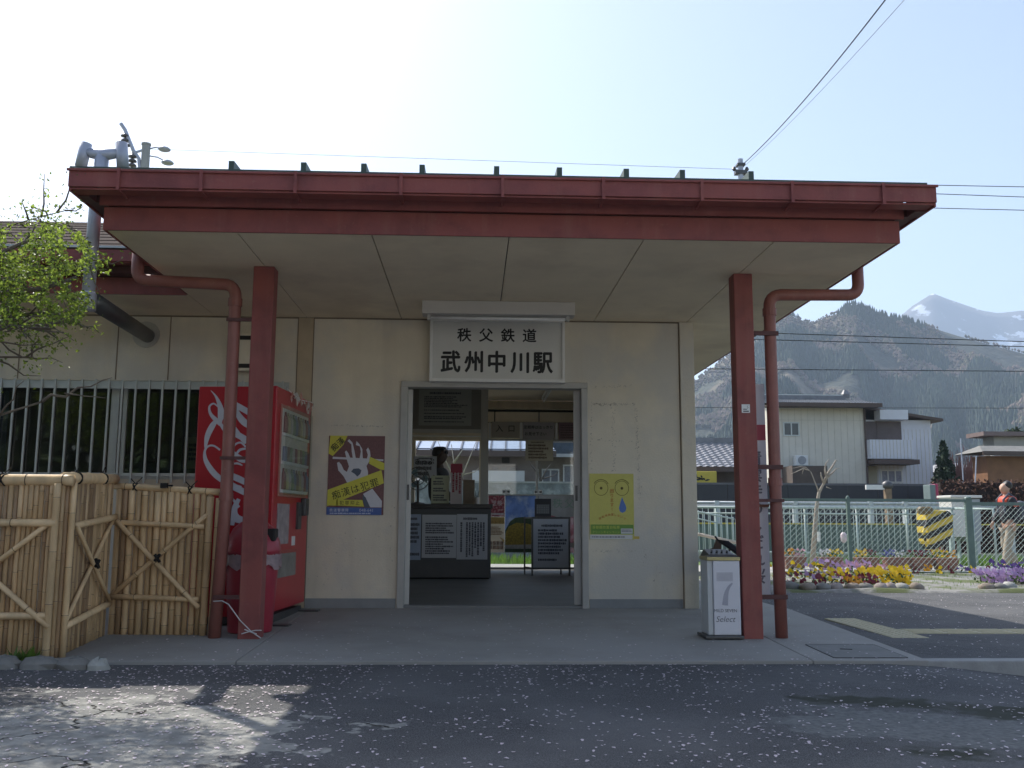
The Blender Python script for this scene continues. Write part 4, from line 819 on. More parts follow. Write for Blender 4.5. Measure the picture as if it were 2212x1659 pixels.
for px, lab, cc in ((.062, 'small white pen pot on the right end of the counter', (.5, .45, .42)),):
    r = root('pen_pot', (px, 13.7, 1.046), lab, 'pen pot'); MB().lathe((px, 13.7, 1.046), [(.035, 0), (.037, .1), (.033, .1), (.033, .01)], n=14).build('pot', flat('pot', cc), r)
    t = MB(); [t.tube([(px+random.uniform(-.02, .02), 13.7, 1.07), (px+random.uniform(-.04, .04), 13.7+random.uniform(-.02, .02), 1.24)], .004, n=5) for _ in range(4)]; t.build('pen', INK, r)
# office floor and furniture glimpsed through the barred window
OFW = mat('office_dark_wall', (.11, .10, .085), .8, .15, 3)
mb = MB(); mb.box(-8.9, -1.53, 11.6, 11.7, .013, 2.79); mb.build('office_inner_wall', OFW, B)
r = root('filing_cabinet', (-3.3, 10.5, .012), 'dark grey filing cabinet seen through the barred window', 'cabinet'); MB().box(-3.65, -2.9, 10.2, 10.75, .013, 1.42).build('body', mat('cabinet_grey', (.12, .13, .13), .5, .08, 4), r, bevel=.006)
for i in range(3): MB().box(-3.33, -3.2, 10.185, 10.199, .3+.4*i, .33+.4*i).build('handle', ALU, r)
notice('light_patch_sheet', 'yellowish chart standing inside the barred window beside the vending machine', P(395, 1010, 9.75).x, P(505, 1010, 9.75).x, 9.75, P(395, 1012, 9.75).z, P(395, 944, 9.75).z, mat('light_patch_yellow', (.62, .58, .34), .7, .1, 4), 5, group='added light patch sheets')  # pale sheet added to stand in for light showing in the glass
mb = MB(); mb.box(-5.15, -4.55, 9.40, 9.43, 1.25, 2.08)
tag(MB().add([(-5.15+i*.04, 9.42+.012*(i % 2), z) for i in range(16) for z in (1.2, 2.12)], [(2*i, 2*i+1, 2*i+3, 2*i+2) for i in range(15)]).build('window_curtain', mat('curtain_blue', (.16, .19, .27), .9, .1, 5), loc=(-4.8, 9.42, 1.2)), 'blue-grey pleated curtain hanging behind the left end of the barred window', 'curtain')

# rear sliding glass doors with posters
r = root('glass_door', (1.05, 15.75, .012), 'glass sliding doors at the back of the hall with posters on their lower half', 'glass door')
t = MB()
for x0, x1, y in ((.225, 1.08, 15.76), (1.05, 1.91, 15.80)):
    t.box(x0, x0+.03, y, y+.03, .02, 2.165); t.box(x1-.03, x1, y, y+.03, .02, 2.165); t.box(x0+.03, x1-.03, y, y+.03, .02, .06); t.box(x0+.03, x1-.03, y, y+.03, 2.13, 2.165); t.box(x0+.03, x1-.03, y, y+.03, 1.225, 1.245)
t.build('door_frame', GREY, r)
MB().box(.255, 1.05, 15.772, 15.776, .06, 2.13).build('pane', glass('rear_glass', (.93, .95, .95), .02), r); MB().box(1.08, 1.88, 15.812, 15.816, .06, 2.13).build('pane', glass('rear_glass'), r)
for cx, lab in ((.555, 'left'), (1.085, 'right')):
    c = Vector((cx+(.0 if cx < 1 else .0), 15.752, 1.285)); o = root('door_sticker', c, 'white butterfly shaped safety sticker on the %s pane of the rear glass door' % lab, 'sticker', 'safety stickers on the rear glass door'); t = MB()
    t.sheet([(-.065, -.035), (.065, -.035), (.065, .035), (-.065, .035)], c, X, Z); t.build('label_sheet', WHITE, o)
    t = MB(); t.sheet([(-.055, -.02), (-.01, -.004), (-.01, .004), (-.055, .02)], c-Y*.002, X, Z); t.sheet([(.055, -.02), (.01, -.004), (.01, .004), (.055, .02)], c-Y*.002, X, Z); t.build('mark', INK, o)
def thin(m):
    t = m.node_tree; N = t.nodes; b = N['Principled BSDF']
    if 'thin' not in N:
        tr = N.new('ShaderNodeBsdfTranslucent'); tr.name = 'thin'; t.links.new(b.inputs['Base Color'].links[0].from_socket, tr.inputs[0]); ms = N.new('ShaderNodeMixShader'); ms.inputs[0].default_value = .72; t.links.new(b.outputs[0], ms.inputs[1]); t.links.new(tr.outputs[0], ms.inputs[2]); t.links.new(ms.outputs[0], N['Material Output'].inputs[0])
    return m
def pst(label, x0, x1, z0, z1, m): 
    r = root('travel_poster', ((x0+x1)/2, 15.745, z0), label, 'poster', 'posters on the rear glass door'); MB().sheet([(x0, z0), (x1, z0), (x1, z1), (x0, z1)], (0, 15.75, 0), X, Z).build('sheet', thin(m), r); return r
fy = 15.7435
MARO = mat('poster_crimson', (.22, .045, .06), .6, .6, 26, col2=(.45, .30, .30), scale2=24, thr=(.5, .62))
r = pst('crimson blossom poster with white characters on the rear door', .262, .53, .88, 1.225, MARO); t = MB(); t.text('芝桜', (.40, fy, 1.10), X, Z, .09, bold=.0); t.prints(Vector((.28, fy, .895)), X, Z, .23, .05, 1); t.build('lettering', PAPER, r)
r = pst('cream poster with small photos and an orange band on the rear door', .262, .53, .30, .875, mat('poster_cream', (.52, .44, .34), .6, .08, 6))
MB().sheet([(.262, .76), (.53, .76), (.53, .87), (.262, .87)], (0, fy, 0), X, Z).sheet([(.44, .56), (.53, .50), (.53, .44)], (0, fy, 0), X, Z).build('orange_band', flat('band_orange', (.52, .33, .10)), r)
t = MB(); t.text('トレイン', (.42, fy-.0015, .79), X, Z, .055); t.prints(Vector((.30, fy-.0015, .58)), X, Z, .2, .14, 6); t.build('lettering', flat('brown_ink', (.20, .10, .05)), r)
t = MB()
for i in range(4):
    for j in range(2): t.sheet([(.275+.062*i, .35+.07*j), (.325+.062*i, .35+.07*j), (.325+.062*i, .41+.07*j), (.275+.062*i, .41+.07*j)], (0, fy, 0), X, Z, )
t.build('photo_print', mat('photo_mix', (.35, .22, .15), .6, .7, 30), r)
r = pst('landscape poster of blue sky over a yellow flower hill on the rear door', .54, 1.04, .30, 1.225, mat('poster_sky', (.12, .19, .42), .6, .5, 3, col2=(.40, .45, .55), scale2=4, thr=(.5, .7)))
MB().sheet([(.54, .66), (.62, .80), (.70, .86), (.82, .875), (1.04, .84), (1.04, .30), (.54, .30)], (0, fy, 0), X, Z).build('tree_print', mat('print_green', (.05, .08, .03), .6, .4, 20), r)
MB().sheet([(.54, .60), (.60, .72), (.72, .78), (.9, .77), (1.04, .72), (1.04, .36), (.54, .36)], (0, fy-.0012, 0), X, Z).build('flower_print', mat('print_yellow', (.36, .25, .03), .6, .5, 30), r)
MB().sheet([(.54, .36), (1.04, .36), (1.04, .43), (.54, .42)], (0, fy-.0024, 0), X, Z).build('path_print', mat('print_stone', (.40, .38, .33), .6, .3, 20), r)
r = pst('pink landscape poster with pale green characters at the right of the rear door', 1.09, 1.80, .30, 1.225, mat('poster_pink', (.33, .13, .16), .6, .5, 6, col2=(.50, .35, .38), scale2=5))
MB().sheet([(1.09, .98), (1.25, .92), (1.45, .86), (1.80, .90), (1.80, 1.225), (1.09, 1.225)], (0, fy, 0), X, Z).build('sky_print', mat('print_pale_sky', (.42, .44, .45), .6, .2, 5), r)
t = MB(); t.text('秩父', (1.50, fy-.0015, 1.10), X, Z, .17, pitch=1.15, bold=-.01); t.build('lettering', flat('pale_green_ink', (.25, .38, .30)), r)
MB().sheet([(1.09, .38), (1.80, .38), (1.80, .46), (1.09, .46)], (0, fy, 0), X, Z).build('pale_band', PAPER, r)
# signs hung from the lintel
def hang(name, label, x0, x1, z0, z1, m):
    r = root(name, ((x0+x1)/2, 15.6, z0), label, 'sign', 'signs hung from the hall lintel'); MB().box(x0, x1, 15.60, 15.615, z0, z1).build('board', m, r); return r
HB = mat('hanging_board', (.30, .27, .22), .6, .05, 4)
r = hang('hanging_sign', 'grey hanging board with two large black characters for entrance', .30, .765, 2.165, 2.43, HB); t = MB(); t.text('入口', (.53, 15.598, 2.32), X, Z, .125, pitch=1.6, bold=.02); t.build('lettering', INK, r)
r = hang('hanging_sign', 'grey hanging board with two lines asking to show season tickets', .815, 1.34, 2.14, 2.43, mat('hanging_board_2', (.26, .24, .235), .6, .05, 4)); t = MB(); t.text('定期券ははっきり', (1.075, 15.598, 2.345), X, Z, .062, pitch=.98, bold=.015); t.text('お見せ下さい', (1.03, 15.598, 2.235), X, Z, .062, pitch=.98, bold=.015); t.build('lettering', INK, r)
r = hang('hanging_sign', 'dark reddish list board at the right end of the lintel', 1.41, 1.90, 2.14, 2.43, mat('reddish_board', (.16, .09, .085), .6, .1, 5)); t = MB(); t.prints(Vector((1.44, 15.598, 2.16)), X, Z, .42, .24, 6); t.build('print', flat('faded_ink', (.07, .04, .04)), r)
for x, lab in ((.27, 'left'), (.79, 'middle'), (1.375, 'right')): tag(MB().box(x-.018, x+.018, 15.605, 15.625, 2.15, 2.42).build('hanging_strap', PAPER, loc=(x, 15.61, 2.15)), 'pale strip holding the lintel signs, %s one' % lab, 'strap', 'pale strips between the lintel signs')
notice('hanging_notice', 'beige notice sheet with yellow heading hung on the rear door', .87, 1.33, 15.735, 1.80, 2.14, mat('beige_sheet', (.40, .36, .26), .6, .05, 5), 5, mi=flat('brown_print', (.1, .07, .04)))
# notice board on legs by the rear door
r = root('notice_stand', (1.17, 14.3, .012), 'white notice board on a dark metal stand near the rear door', 'notice board')
AB = STEEL; t = MB()
for x in (.895, 1.45): t.box(x-.014, x+.014, 14.28, 14.31, .013, .875)
t.box(.909, 1.436, 14.28, 14.31, .845, .875); t.box(.909, 1.436, 14.28, 14.31, .10, .13)
for x in (.80,): t.box(x-.012, x+.012, 14.62, 14.65, .013, .88); t.bar((x, 14.63, .86), (.89, 14.31, .86), .02, .02); t.bar((x, 14.63, .12), (.89, 14.31, .12), .02, .02)
t.box(1.34, 1.364, 14.62, 14.65, .013, .88)
t.build('frame', AB, r)
MB().box(.91, 1.435, 14.285, 14.30, .131, .844).build('board', NB, r)
t = MB(); t.prints(Vector((.98, 14.283, .22)), X, Z, .42, .48, 10); t.prints(Vector((1.03, 14.283, .72)), X, Z, .30, .05, 1); t.build('print', FP_, r)
r = root('desk_calendar', (1.05, 14.29, .876), 'small dark framed calendar standing on the notice board stand', 'calendar'); MB().box(.93, 1.175, 14.27, 14.30, .876, 1.145).build('frame', flat('calendar_dark', (.035, .035, .04)), r, bevel=.004)
t = MB().sheet([(.955, .92), (1.15, .92), (1.15, 1.06), (.955, 1.06)], (0, 14.2685, 0), X, Z); c = t.build('page', flat('calendar_page', (.13, .14, .15)), r)
t = MB(); [t.sheet([(.965+.026*i, .93+.025*j), (.98+.026*i, .93+.025*j), (.98+.026*i, .942+.025*j), (.965+.026*i, .942+.025*j)], (0, 14.267, 0), X, Z) for i in range(7) for j in range(5)]; t.build('date_print', flat('calendar_ink', (.3, .3, .3)), c)
tag(MB().box(1.10, 1.16, 13.2, 15.2, 2.74, 2.802).tube([(1.13, 13.25, 2.72), (1.13, 15.15, 2.72)], .014, 1, n=8).build('ceiling_lamp', [WHITE, MATS['lamp_tube']], loc=(1.13, 14.2, 2.72)), 'thin unlit fluorescent strip on the hall ceiling', 'lamp')

# ------------------------------------------------------------------ people
def person(name, label, base, face, mats, scale=1.0, pose='walk'):
    r = root(name, base, label, 'person'); b = Vector(base); fx_, fy_ = math.cos(face), math.sin(face); F = Vector((fx_, fy_, 0)); Lf = Vector((-fy_, fx_, 0))
    def T(f, l, z): p = b+(F*f+Lf*l+Z*z)*scale; return (p.x, p.y, p.z)
    def N(f, l, z, rad): return (*T(f, l, z), rad*scale)
    hipz = .92
    if pose == 'walk': legs = {1: ((.10, .47), (.16, .09), (.28, .04)), -1: ((.06, .48), (-.16, .12), (-.05, .07))}; arms = {1: ((-.10, 1.18), (-.02, .95)), -1: ((.05, 1.17), (.18, .98))}
    else: legs = {1: ((.02, .47), (0, .09), (.12, .04)), -1: ((.02, .47), (0, .09), (.12, .04))}; arms = {1: ((-.02, 1.15), (.14, .98)), -1: ((-.02, 1.15), (.14, .98))}
    nodes = [N(0, 0, .95, .14), N(-.01, 0, 1.15, .13), N(.0, 0, 1.35, .13), N(0, 0, 1.46, .07), N(.015, 0, 1.53, .06), N(.03, 0, 1.60, .085), N(.02, 0, 1.69, .092), N(.01, 0, 1.735, .06), N(.125, 0, 1.61, .016), N(.07, 0, 1.545, .04)]
    edges = [(0, 1), (1, 2), (2, 3), (3, 4), (4, 5), (5, 6), (6, 7), (5, 8), (5, 9)]
    for s_ in (1, -1):
        k = len(nodes); (kf, kz), (af, az), (tf, tz) = legs[s_]; nodes += [N(.0, .09*s_, .86, .085), N(kf, .09*s_, kz, .058), N(af, .09*s_, az, .042), N(tf, .09*s_, tz, .03)]; edges += [(0, k), (k, k+1), (k+1, k+2), (k+2, k+3)]
        k = len(nodes); (ef, ez), (hf, hz) = arms[s_]; nodes += [N(0, .19*s_, 1.40, .055), N(ef, .235*s_, ez, .042), N(hf, .22*s_, hz, .028), N(hf+.03, .22*s_, hz-.07, .03)]; edges += [(2, k), (k, k+1), (k+1, k+2), (k+2, k+3)]
        for j, (df, dl, ln) in enumerate(((-.02, 0, .075), (0, 0, .085), (.018, 0, .08), (.034, 0, .062), (.05, -.012, .04))):
            m = len(nodes); zz = hz-.09 if j < 4 else hz-.05; nodes += [N(hf+.03+df*.8, (.22+dl)*s_, zz, .009), N(hf+.035+df, (.215+dl)*s_, zz-ln*.6, .0085), N(hf+.025+df, (.205+dl)*s_, zz-ln, .008)]; edges += [(k+3, m), (m, m+1), (m+1, m+2)]
        m = len(nodes); nodes += [N(.02, .095*s_, 1.615, .018)]; edges += [(5, m)]
    skin('body', nodes, edges, mats[0], r, 2)
    n2 = [N(0, 0, .88, .17), N(-.01, 0, 1.15, .17), N(0, 0, 1.36, .16), N(0, 0, 1.455, .09)]; e2 = [(0, 1), (1, 2), (2, 3)]
    for s_ in (1, -1): k = len(n2); (ef, ez), (hf, hz) = arms[s_]; n2 += [N(0, .195*s_, 1.40, .075), N(ef, .24*s_, ez, .06), N(hf+.01, .222*s_, hz-.03, .05)]; e2 += [(2, k), (k, k+1), (k+1, k+2)]
    skin('jacket', n2, e2, mats[1], r, 2)
    n3 = [N(0, 0, .93, .15)]; e3 = []
    for s_ in (1, -1): k = len(n3); (kf, kz), (af, az), (tf, tz) = legs[s_]; n3 += [N(0, .09*s_, .84, .105), N(kf, .09*s_, kz, .085), N(af, .09*s_, az+.02, .08)]; e3 += [(0, k), (k, k+1), (k+1, k+2)]
    skin('trousers', n3, e3, mats[2], r, 2)
    for s_ in (1, -1): (af, az), (tf, tz) = legs[s_][1:]; skin('shoe', [N(af-.03, .09*s_, az-.04, .05), N(af+.06, .09*s_, tz+.01, .045), N(tf+.05, .09*s_, tz, .03)], [(0, 1), (1, 2)], mats[3], r, 2)
    skin('hair', [N(-.065, 0, 1.60, .095), N(-.02, 0, 1.695, .122), N(.05, 0, 1.75, .10)], [(0, 1), (1, 2)], mats[4], r, 2)
    return r, T, N
SKIN = mat('skin', (.50, .30, .21), .55, .06, 8)
pb = P(2185, 1228, 18.6)
r, T, N = person('person', 'walking person in a red and black jacket with a grey backpack and khaki trousers', (pb.x, 18.6, -.115), math.pi, [SKIN, mat('jacket_black', (.025, .022, .03), .7, .2, 6), mat('khaki_cloth', (.34, .29, .22), .85, .1, 8), mat('shoe_navy', (.03, .04, .09), .6), mat('hair_dark', (.02, .014, .012), .5)], .985)
skin('red_yoke', [N(.01, 0, 1.36, .165), N(.0, 0, 1.43, .168), N(-.01, 0, 1.51, .125), N(.02, .20, 1.38, .105), N(.02, -.20, 1.38, .105)], [(0, 1), (1, 2), (1, 3), (1, 4)], mat('jacket_red', (.60, .07, .03), .6, .1, 6), r, 2)
skin('sleeve_patch', [N(-.03, .225, 1.36, .085), N(-.075, .24, 1.24, .075)], [(0, 1)], MATS['jacket_red'], r, 2)
skin('backpack', [N(-.23, 0, 1.0, .15), N(-.27, 0, 1.2, .17), N(-.22, 0, 1.40, .14)], [(0, 1), (1, 2)], mat('pack_grey', (.09, .10, .13), .7, .2, 6), r, 2)
skin('pack_pocket', [N(-.36, .08, 1.28, .075), N(-.33, .10, 1.38, .07)], [(0, 1)], mat('pack_blue', (.25, .35, .48), .7, .2, 6), r, 2)
t = MB()
for l in (.12, -.12): t.tube([T(-.12, l, 1.42), T(.02, l, 1.53), T(.14, l, 1.4), T(.12, l, 1.15), T(-.1, l, 1.02)], .022, n=6)
t.build('pack_strap', MATS['pack_grey'], r)
r, T, N = person('station_clerk', 'station clerk in dark uniform and peaked cap standing behind the ticket window', (-.52, 14.75, .16), -.35, [mat('skin_shade', (.10, .065, .05), .6), mat('uniform_dark', (.018, .017, .02), .8), MATS['uniform_dark'] if 'uniform_dark' in MATS else STEEL, INK, MATS['hair_dark']], 1.0, 'stand')  # clerk's skin darkened, painting silhouette shade into its colour
skin('cap', [N(.01, 0, 1.715, .098), N(.0, 0, 1.76, .115), N(0, 0, 1.79, .10)], [(0, 1), (1, 2)], MATS['uniform_dark'], r, 2)
skin('cap_peak', [N(.08, 0, 1.70, .06), N(.15, 0, 1.69, .03)], [(0, 1)], INK, r, 2)
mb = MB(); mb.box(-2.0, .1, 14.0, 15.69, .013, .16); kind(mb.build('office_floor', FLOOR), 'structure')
# ------------------------------------------------------------------ flower beds, planters, fences on the right
GP = mat('green_painted_steel', (.13, .19, .165), .5, .12, 5)
SG = mat('pale_green_steel', (.36, .45, .43), .45, .08, 5)
def rnd(a, b): return random.uniform(a, b)
FC = {'yellow': (.75, .52, .01), 'orange': (.65, .30, .02), 'maroon': (.16, .015, .03), 'lilac': (.46, .30, .52), 'white': (.72, .70, .72), 'violet': (.12, .06, .25), 'blue': (.10, .11, .32), 'pink': (.62, .33, .42)}
FM = {k: mat('pansy_'+k, v, .6, .15, 30, trans=.25) for k, v in FC.items()}; PG = mat('pansy_leaf', (.06, .12, .025), .6, .3, 20)
def blossoms(mb, c, sx, sy, sz, n, mi, rad=.03):
    for _ in range(n):
        p = Vector((c[0]+rnd(-sx, sx), c[1]+rnd(-sy, sy), c[2]+rnd(.2, 1)*sz)); k = rnd(.7, 1.2)*rad; d = Vector((rnd(-.6, .6), -1, rnd(.1, 1.2))).normalized(); a = d.cross(Z).normalized(); b_ = a.cross(d)
        mb.add([p+a*k*math.cos(t)*(1+.25*math.sin(5*t))+b_*k*math.sin(t)*(1+.25*math.sin(5*t)) for t in [i*math.pi/4 for i in range(8)]], [tuple(range(8))], mi)
def greens(mb, c, sx, sy, sz, n, mi):
    for _ in range(n):
        p = Vector((c[0]+rnd(-sx, sx), c[1]+rnd(-sy, sy), c[2]+rnd(0, .8)*sz)); d = Vector((rnd(-1, 1), rnd(-1, .6), rnd(0, 1))).normalized()*rnd(.03, .07); s_ = d.cross(Vector((rnd(-1, 1), rnd(-1, 1), 1))).normalized()*.018
        mb.add([p, p+d*.5+s_, p+d, p+d*.5-s_], [(0, 1, 2, 3)], mi)
def bed(name, label, zones, rocks, loc):
    mb = MB(); ms = [PG]+[FM[k] for k in FC]; ix = {k: i+1 for i, k in enumerate(FC)}
    for (px, py, Yd, sx, sy, sz, n, colr) in zones:
        c = P(px, py, Yd); c.z = -.09; greens(mb, c, sx, sy, sz*.9, int(n*1.3), 0); blossoms(mb, c, sx, sy, sz, n, ix[colr], .032)
    tag(kind(mb.build(name, ms, loc=loc), 'stuff'), label, 'flowers')
bed('flower_bed', 'bed of yellow, maroon and lilac pansies edged with stones by the drainpipe', [(1745, 1250, 13.75, .42, .3, .20, 40, 'maroon'), (1830, 1245, 13.75, .35, .3, .26, 60, 'yellow'), (1800, 1240, 14.5, .5, .25, .34, 70, 'lilac'), (1905, 1250, 13.8, .32, .3, .27, 110, 'yellow'), (1860, 1255, 13.55, .25, .2, .18, 55, 'maroon'), (1845, 1262, 13.4, .10, .1, .15, 26, 'orange'), (1880, 1240, 14.3, .4, .3, .30, 60, 'pink'), (1935, 1255, 13.65, .16, .2, .24, 70, 'yellow'), (1720, 1235, 14.7, .4, .3, .28, 40, 'yellow')], 0, (5, 14.6, -.09))
bed('flower_bed', 'bed of pale lilac flowers edged with stones at the right edge of the photo', [(2185, 1250, 14.2, .45, .3, .22, 260, 'lilac'), (2150, 1245, 14.4, .25, .25, .22, 90, 'white'), (2190, 1235, 15.0, .35, .2, .32, 70, 'violet'), (2240, 1250, 14.3, .4, .3, .22, 150, 'lilac')], 0, (8.4, 15.3, -.09))
bed('flower_seedlings', 'sparse line of small pansies along the foot of the wire fence', [(1960+i*24, 1240, 16.6, .09, .1, .16, 5, k) for i, k in enumerate(('yellow', 'maroon', 'orange', 'yellow', 'maroon', 'violet', 'yellow', 'maroon'))], 0, (7.5, 16.6, -.09))
for i, (px, w, g) in enumerate(((1712, .13, 0), (1745, .12, 1), (1776, .12, 0), (1808, .11, 2), (1840, .11, 1), (1872, .12, 0), (1905, .10, 2), (1928, .09, 2), (1950, .11, 3), (1980, .10, 1), (2135, .13, 1), (2160, .12, 0), (2190, .11, 3))):
    c = P(px, 1268, 13.22); o = rock(MB(), (c.x, 13.22+rnd(-.05, .1), -.08), w, .1, rnd(.055, .085)).build('border_stone', (STONE, mat('brown_stone', (.25, .21, .17), .9, .2, 6, .4, 30), mat('pinkish_stone', (.34, .29, .27), .9, .2, 6, .4, 30), MATS['pale_stone'])[g], smooth=True, loc=(c.x, 13.22, -.09)); tag(o, 'rounded stone edging the pansy beds at the asphalt border', 'stone', 'stones edging the flower beds')
# terracotta planters
TERR = mat('terracotta_plastic', (.24, .115, .08), .6, .12, 6)
plc = [(1715, 18.9, 'orange', 'pink', 'brown planter with orange and pink pansies, first beside the drainpipe'), (1793, 18.75, 'white', 'yellow', 'brown planter with white and yellow pansies behind the fence post'), (1872, 18.6, 'yellow', 'maroon', 'brown planter with yellow and maroon pansies between the white and blue ones'), (1933, 18.6, 'blue', 'white', 'brown planter with blue and white pansies'), (1988, 18.55, 'maroon', 'maroon', 'brown planter with tall maroon pansies left of the striped alarm box foot'), (2042, 18.45, 'yellow', 'orange', 'rounded brown planter with yellow pansies, last before the gate post')]
for px, Yd, c1, c2, lab in plc:
    c = P(px, 1215, Yd); z = -.113; r = root('planter', (c.x, Yd, z), lab, 'planter', 'planters behind the wire fence'); w, d, h = .215, .13, .22
    t = MB(); t.add([(c.x+sx*w*k, Yd+sy*d*k, z+zz) for zz, k in ((.015, .82), (h, 1.0), (h, 1.06), (h+.02, 1.06)) for sx, sy in ((-1, -1), (1, -1), (1, 1), (-1, 1))], [(3, 2, 1, 0)]+[(l*4+i, l*4+(i+1) % 4, l*4+4+(i+1) % 4, l*4+4+i) for l in range(3) for i in range(4)]+[(12, 13, 14, 15)]); t.box(c.x-w*.7, c.x-w*.5, Yd-d*.7, Yd+d*.7, z, z+.0149); t.box(c.x+w*.5, c.x+w*.7, Yd-d*.7, Yd+d*.7, z, z+.0149); t.build('trough', TERR, r, bevel=.006)
    t = MB(); cc = (c.x, Yd, z+h+.02); greens(t, cc, w, d, .13, 80, 0); blossoms(t, (c.x-w*.5, Yd, z+h+.02), w*.5, d, .15, 20, 1, .026); blossoms(t, (c.x+w*.5, Yd, z+h+.02), w*.5, d, .15, 20, 2, .026); t.build('pansies', [PG, FM[c1], FM[c2]], r)
# wire mesh fence
r = root('wire_fence', (7.5, 17.1, -.12), 'green steel framed wire mesh fence in front of the planters', 'fence')
FY = 17.1; fx0 = P(1690, 1075, FY).x; fx1 = 15.0; zt = P(1830, 1077, FY).z; zb = P(1830, 1237, FY).z
t = MB(); xg = P(2092, 1100, FY).x
t.box(fx0, xg-.06, FY-.02, FY+.02, zt-.05, zt); t.box(fx0, xg-.06, FY-.02, FY+.02, zb-.02, zb+.02); t.build('rail', GP, r)
t = MB(); t.box(xg+.06, fx1, FY-.02, FY+.02, zt-.11, zt-.05); t.box(xg+.06, fx1, FY-.02, FY+.02, zb-.03, zb+.0); t.build('rail', GP, r)
for px, w in ((1832, .028), (2092, .06)): c = P(px, 1100, FY); MB().box(c.x-w, c.x+w, FY-.03, FY+.03, -.16, zt+.02).lathe((c.x, FY, zt+.02), [(w*1.1, 0), (w*.9, .02), (.005, .035)], n=10).build('post', GP, r)
c = fx1-1.6; MB().box(c, c+.07, FY-.03, FY+.03, -.16, zt).build('post', GP, r)
t = MB(); p_ = .098; H = zt-.05-zb; x = fx0-H
while x < fx1:
    for s_ in (1, -1):
        a = x if s_ > 0 else x+H; b_ = x+H if s_ > 0 else x; a0, b0 = a, b_; z0, z1 = zb, zb+H
        lo, hi = min(a, b_), max(a, b_)
        if hi < fx0 or lo > fx1: continue
        def cl(xx): return z0+(xx-a)/(b_-a)*(z1-z0)
        xa, xb = max(lo, fx0), min(hi, fx1)
        t.bar((xa, FY+.004*s_, cl(xa)), (xb, FY+.004*s_, cl(xb)), .006 if s_ > 0 else .003, .006 if s_ > 0 else .003)
    x += p_
t.build('wire_mesh', mat('wire_green', (.40, .48, .44), .5, .1, 4), r)
# pale barred railing of the level crossing path
r = root('barred_railing', (8, 20.2, -.12), 'pale green railing of thin vertical bars behind the planters', 'railing')
RY = 20.6; xa, xb = P(1480, 1100, RY).x, P(2062, 1100, RY).x; zt = P(1800, 1097, RY).z; zb = P(1800, 1192, RY).z
t = MB(); t.tube([(xa, RY, zt), (xb, RY, zt)], .026, n=8); t.tube([(xa, RY, zt-.13), (xb, RY, zt-.13)], .018, n=8); t.tube([(xa, RY, zb), (xb, RY, zb-.05)], .022, n=8); t.build('rail', SG, r, smooth=True)
t = MB(); k = 0; x = xa
while x < xb: t.tube([(x, RY+.02, zb-.1), (x, RY+.02, zt)], .0075, n=6); x += .128
t.build('bar', SG, r, smooth=True)
for px in (1548, 1640, 1740, 1852, 1960, 2058): c = P(px, 1100, RY); MB().tube([(c.x, RY+.05, -.6), (c.x, RY+.05, zt+.01)], .025, n=8).build('post', SG, r, smooth=True)
c = P(2062, 1100, RY).x; MB().tube([(c, RY, zt), (c+.2, RY-1.2, zt-.02), (c+.2, RY-1.2, -.13)], .024, n=8).tube([(c+.08, RY-.6, zt-.02), (c+.08, RY-.6, -.13)], .02, n=8).build('return_rail', SG, r, smooth=True)
# ramp handrail at the left
r = root('ramp_handrail', (4.2, 19.2, -.12), 'sloping ramp handrail seen between the building corner and right post', 'handrail')
t = MB(); a, b_ = P(1480, 1148, 19.3), P(1600, 1174, 19.0); t.tube([a, b_], .032, n=8); t.build('rail', mat('beige_rail', (.5, .43, .36), .5, .08, 5), r, smooth=True)
t = MB(); t.tube([P(1480, 1100, 19.3), P(1586, 1121, 19.0)], .016, n=8); t.tube([P(1480, 1114, 19.3), P(1560, 1132, 19.0)], .014, n=8); t.build('upper_rail', SG, r, smooth=True)
t = MB()
for i in range(9): a = P(1496+i*12.5, 1100+i*2.4, 19.25-.03*i); b_ = P(1499+i*12.5, 1196+i*3, 19.25-.03*i); t.tube([a, b_], .011, n=6)
t.build('bar', SG, r, smooth=True)
for px in (1490, 1592): a = P(px, 1100+(px-1490)*.2, 19.15); MB().tube([(a.x, 19.2, -.5), (a.x, 19.2, a.z)], .022, n=8).build('post', SG, r, smooth=True)
# far platform wall with a yellow edge line, guard rail
r = root('platform_wall', (10, 27, -.5), 'dull green wall beyond the tracks with a thin yellow top line', 'wall')
PWM = mat('green_grey_panel', (.115, .155, .14), .7, .15, 3)
xa, xb = P(1440, 1100, 27).x, P(2000, 1100, 27).x; zl = P(1800, 1131, 27).z
MB().box(xa, xb, 27, 27.2, -.9, zl-.03).build('panel', PWM, r); MB().box(xa, xb+5, 26.97, 27.21, zl-.03, zl+.01).build('yellow_line', mat('line_yellow', (.55, .42, .06), .6, .1, 5), r)
MB().box(xa, xb+6, 26.8, 26.98, -.9, P(1800, 1195, 26.9).z).build('base_kerb', PLAT, r)
r = root('guard_rail', (10, 30, -.5), 'white double tube guard rail along the road beyond the tracks', 'guard rail')
t = MB(); zz = P(1800, 1087, 30).z; xa, xb = P(1440, 1087, 30).x, P(2230, 1087, 30).x
GW = mat('guard_white', (.46, .50, .52), .4, .1, 5)
for dz in (0, -.10): t.tube([(xa, 30, zz+dz), (xb, 30, zz+dz)], .045, n=8)
t.build('rail', GW, r, smooth=True)
for px in (1548, 1717, 1880, 1955, 2105, 2180): c = P(px, 1087, 30); MB().box(c.x-.07, c.x+.07, 29.92, 30.08, -.5, zz+.06).build('post', GW, r)
DG = mat('dark_green_hedge', (.02, .035, .022), .9, .4, 2)
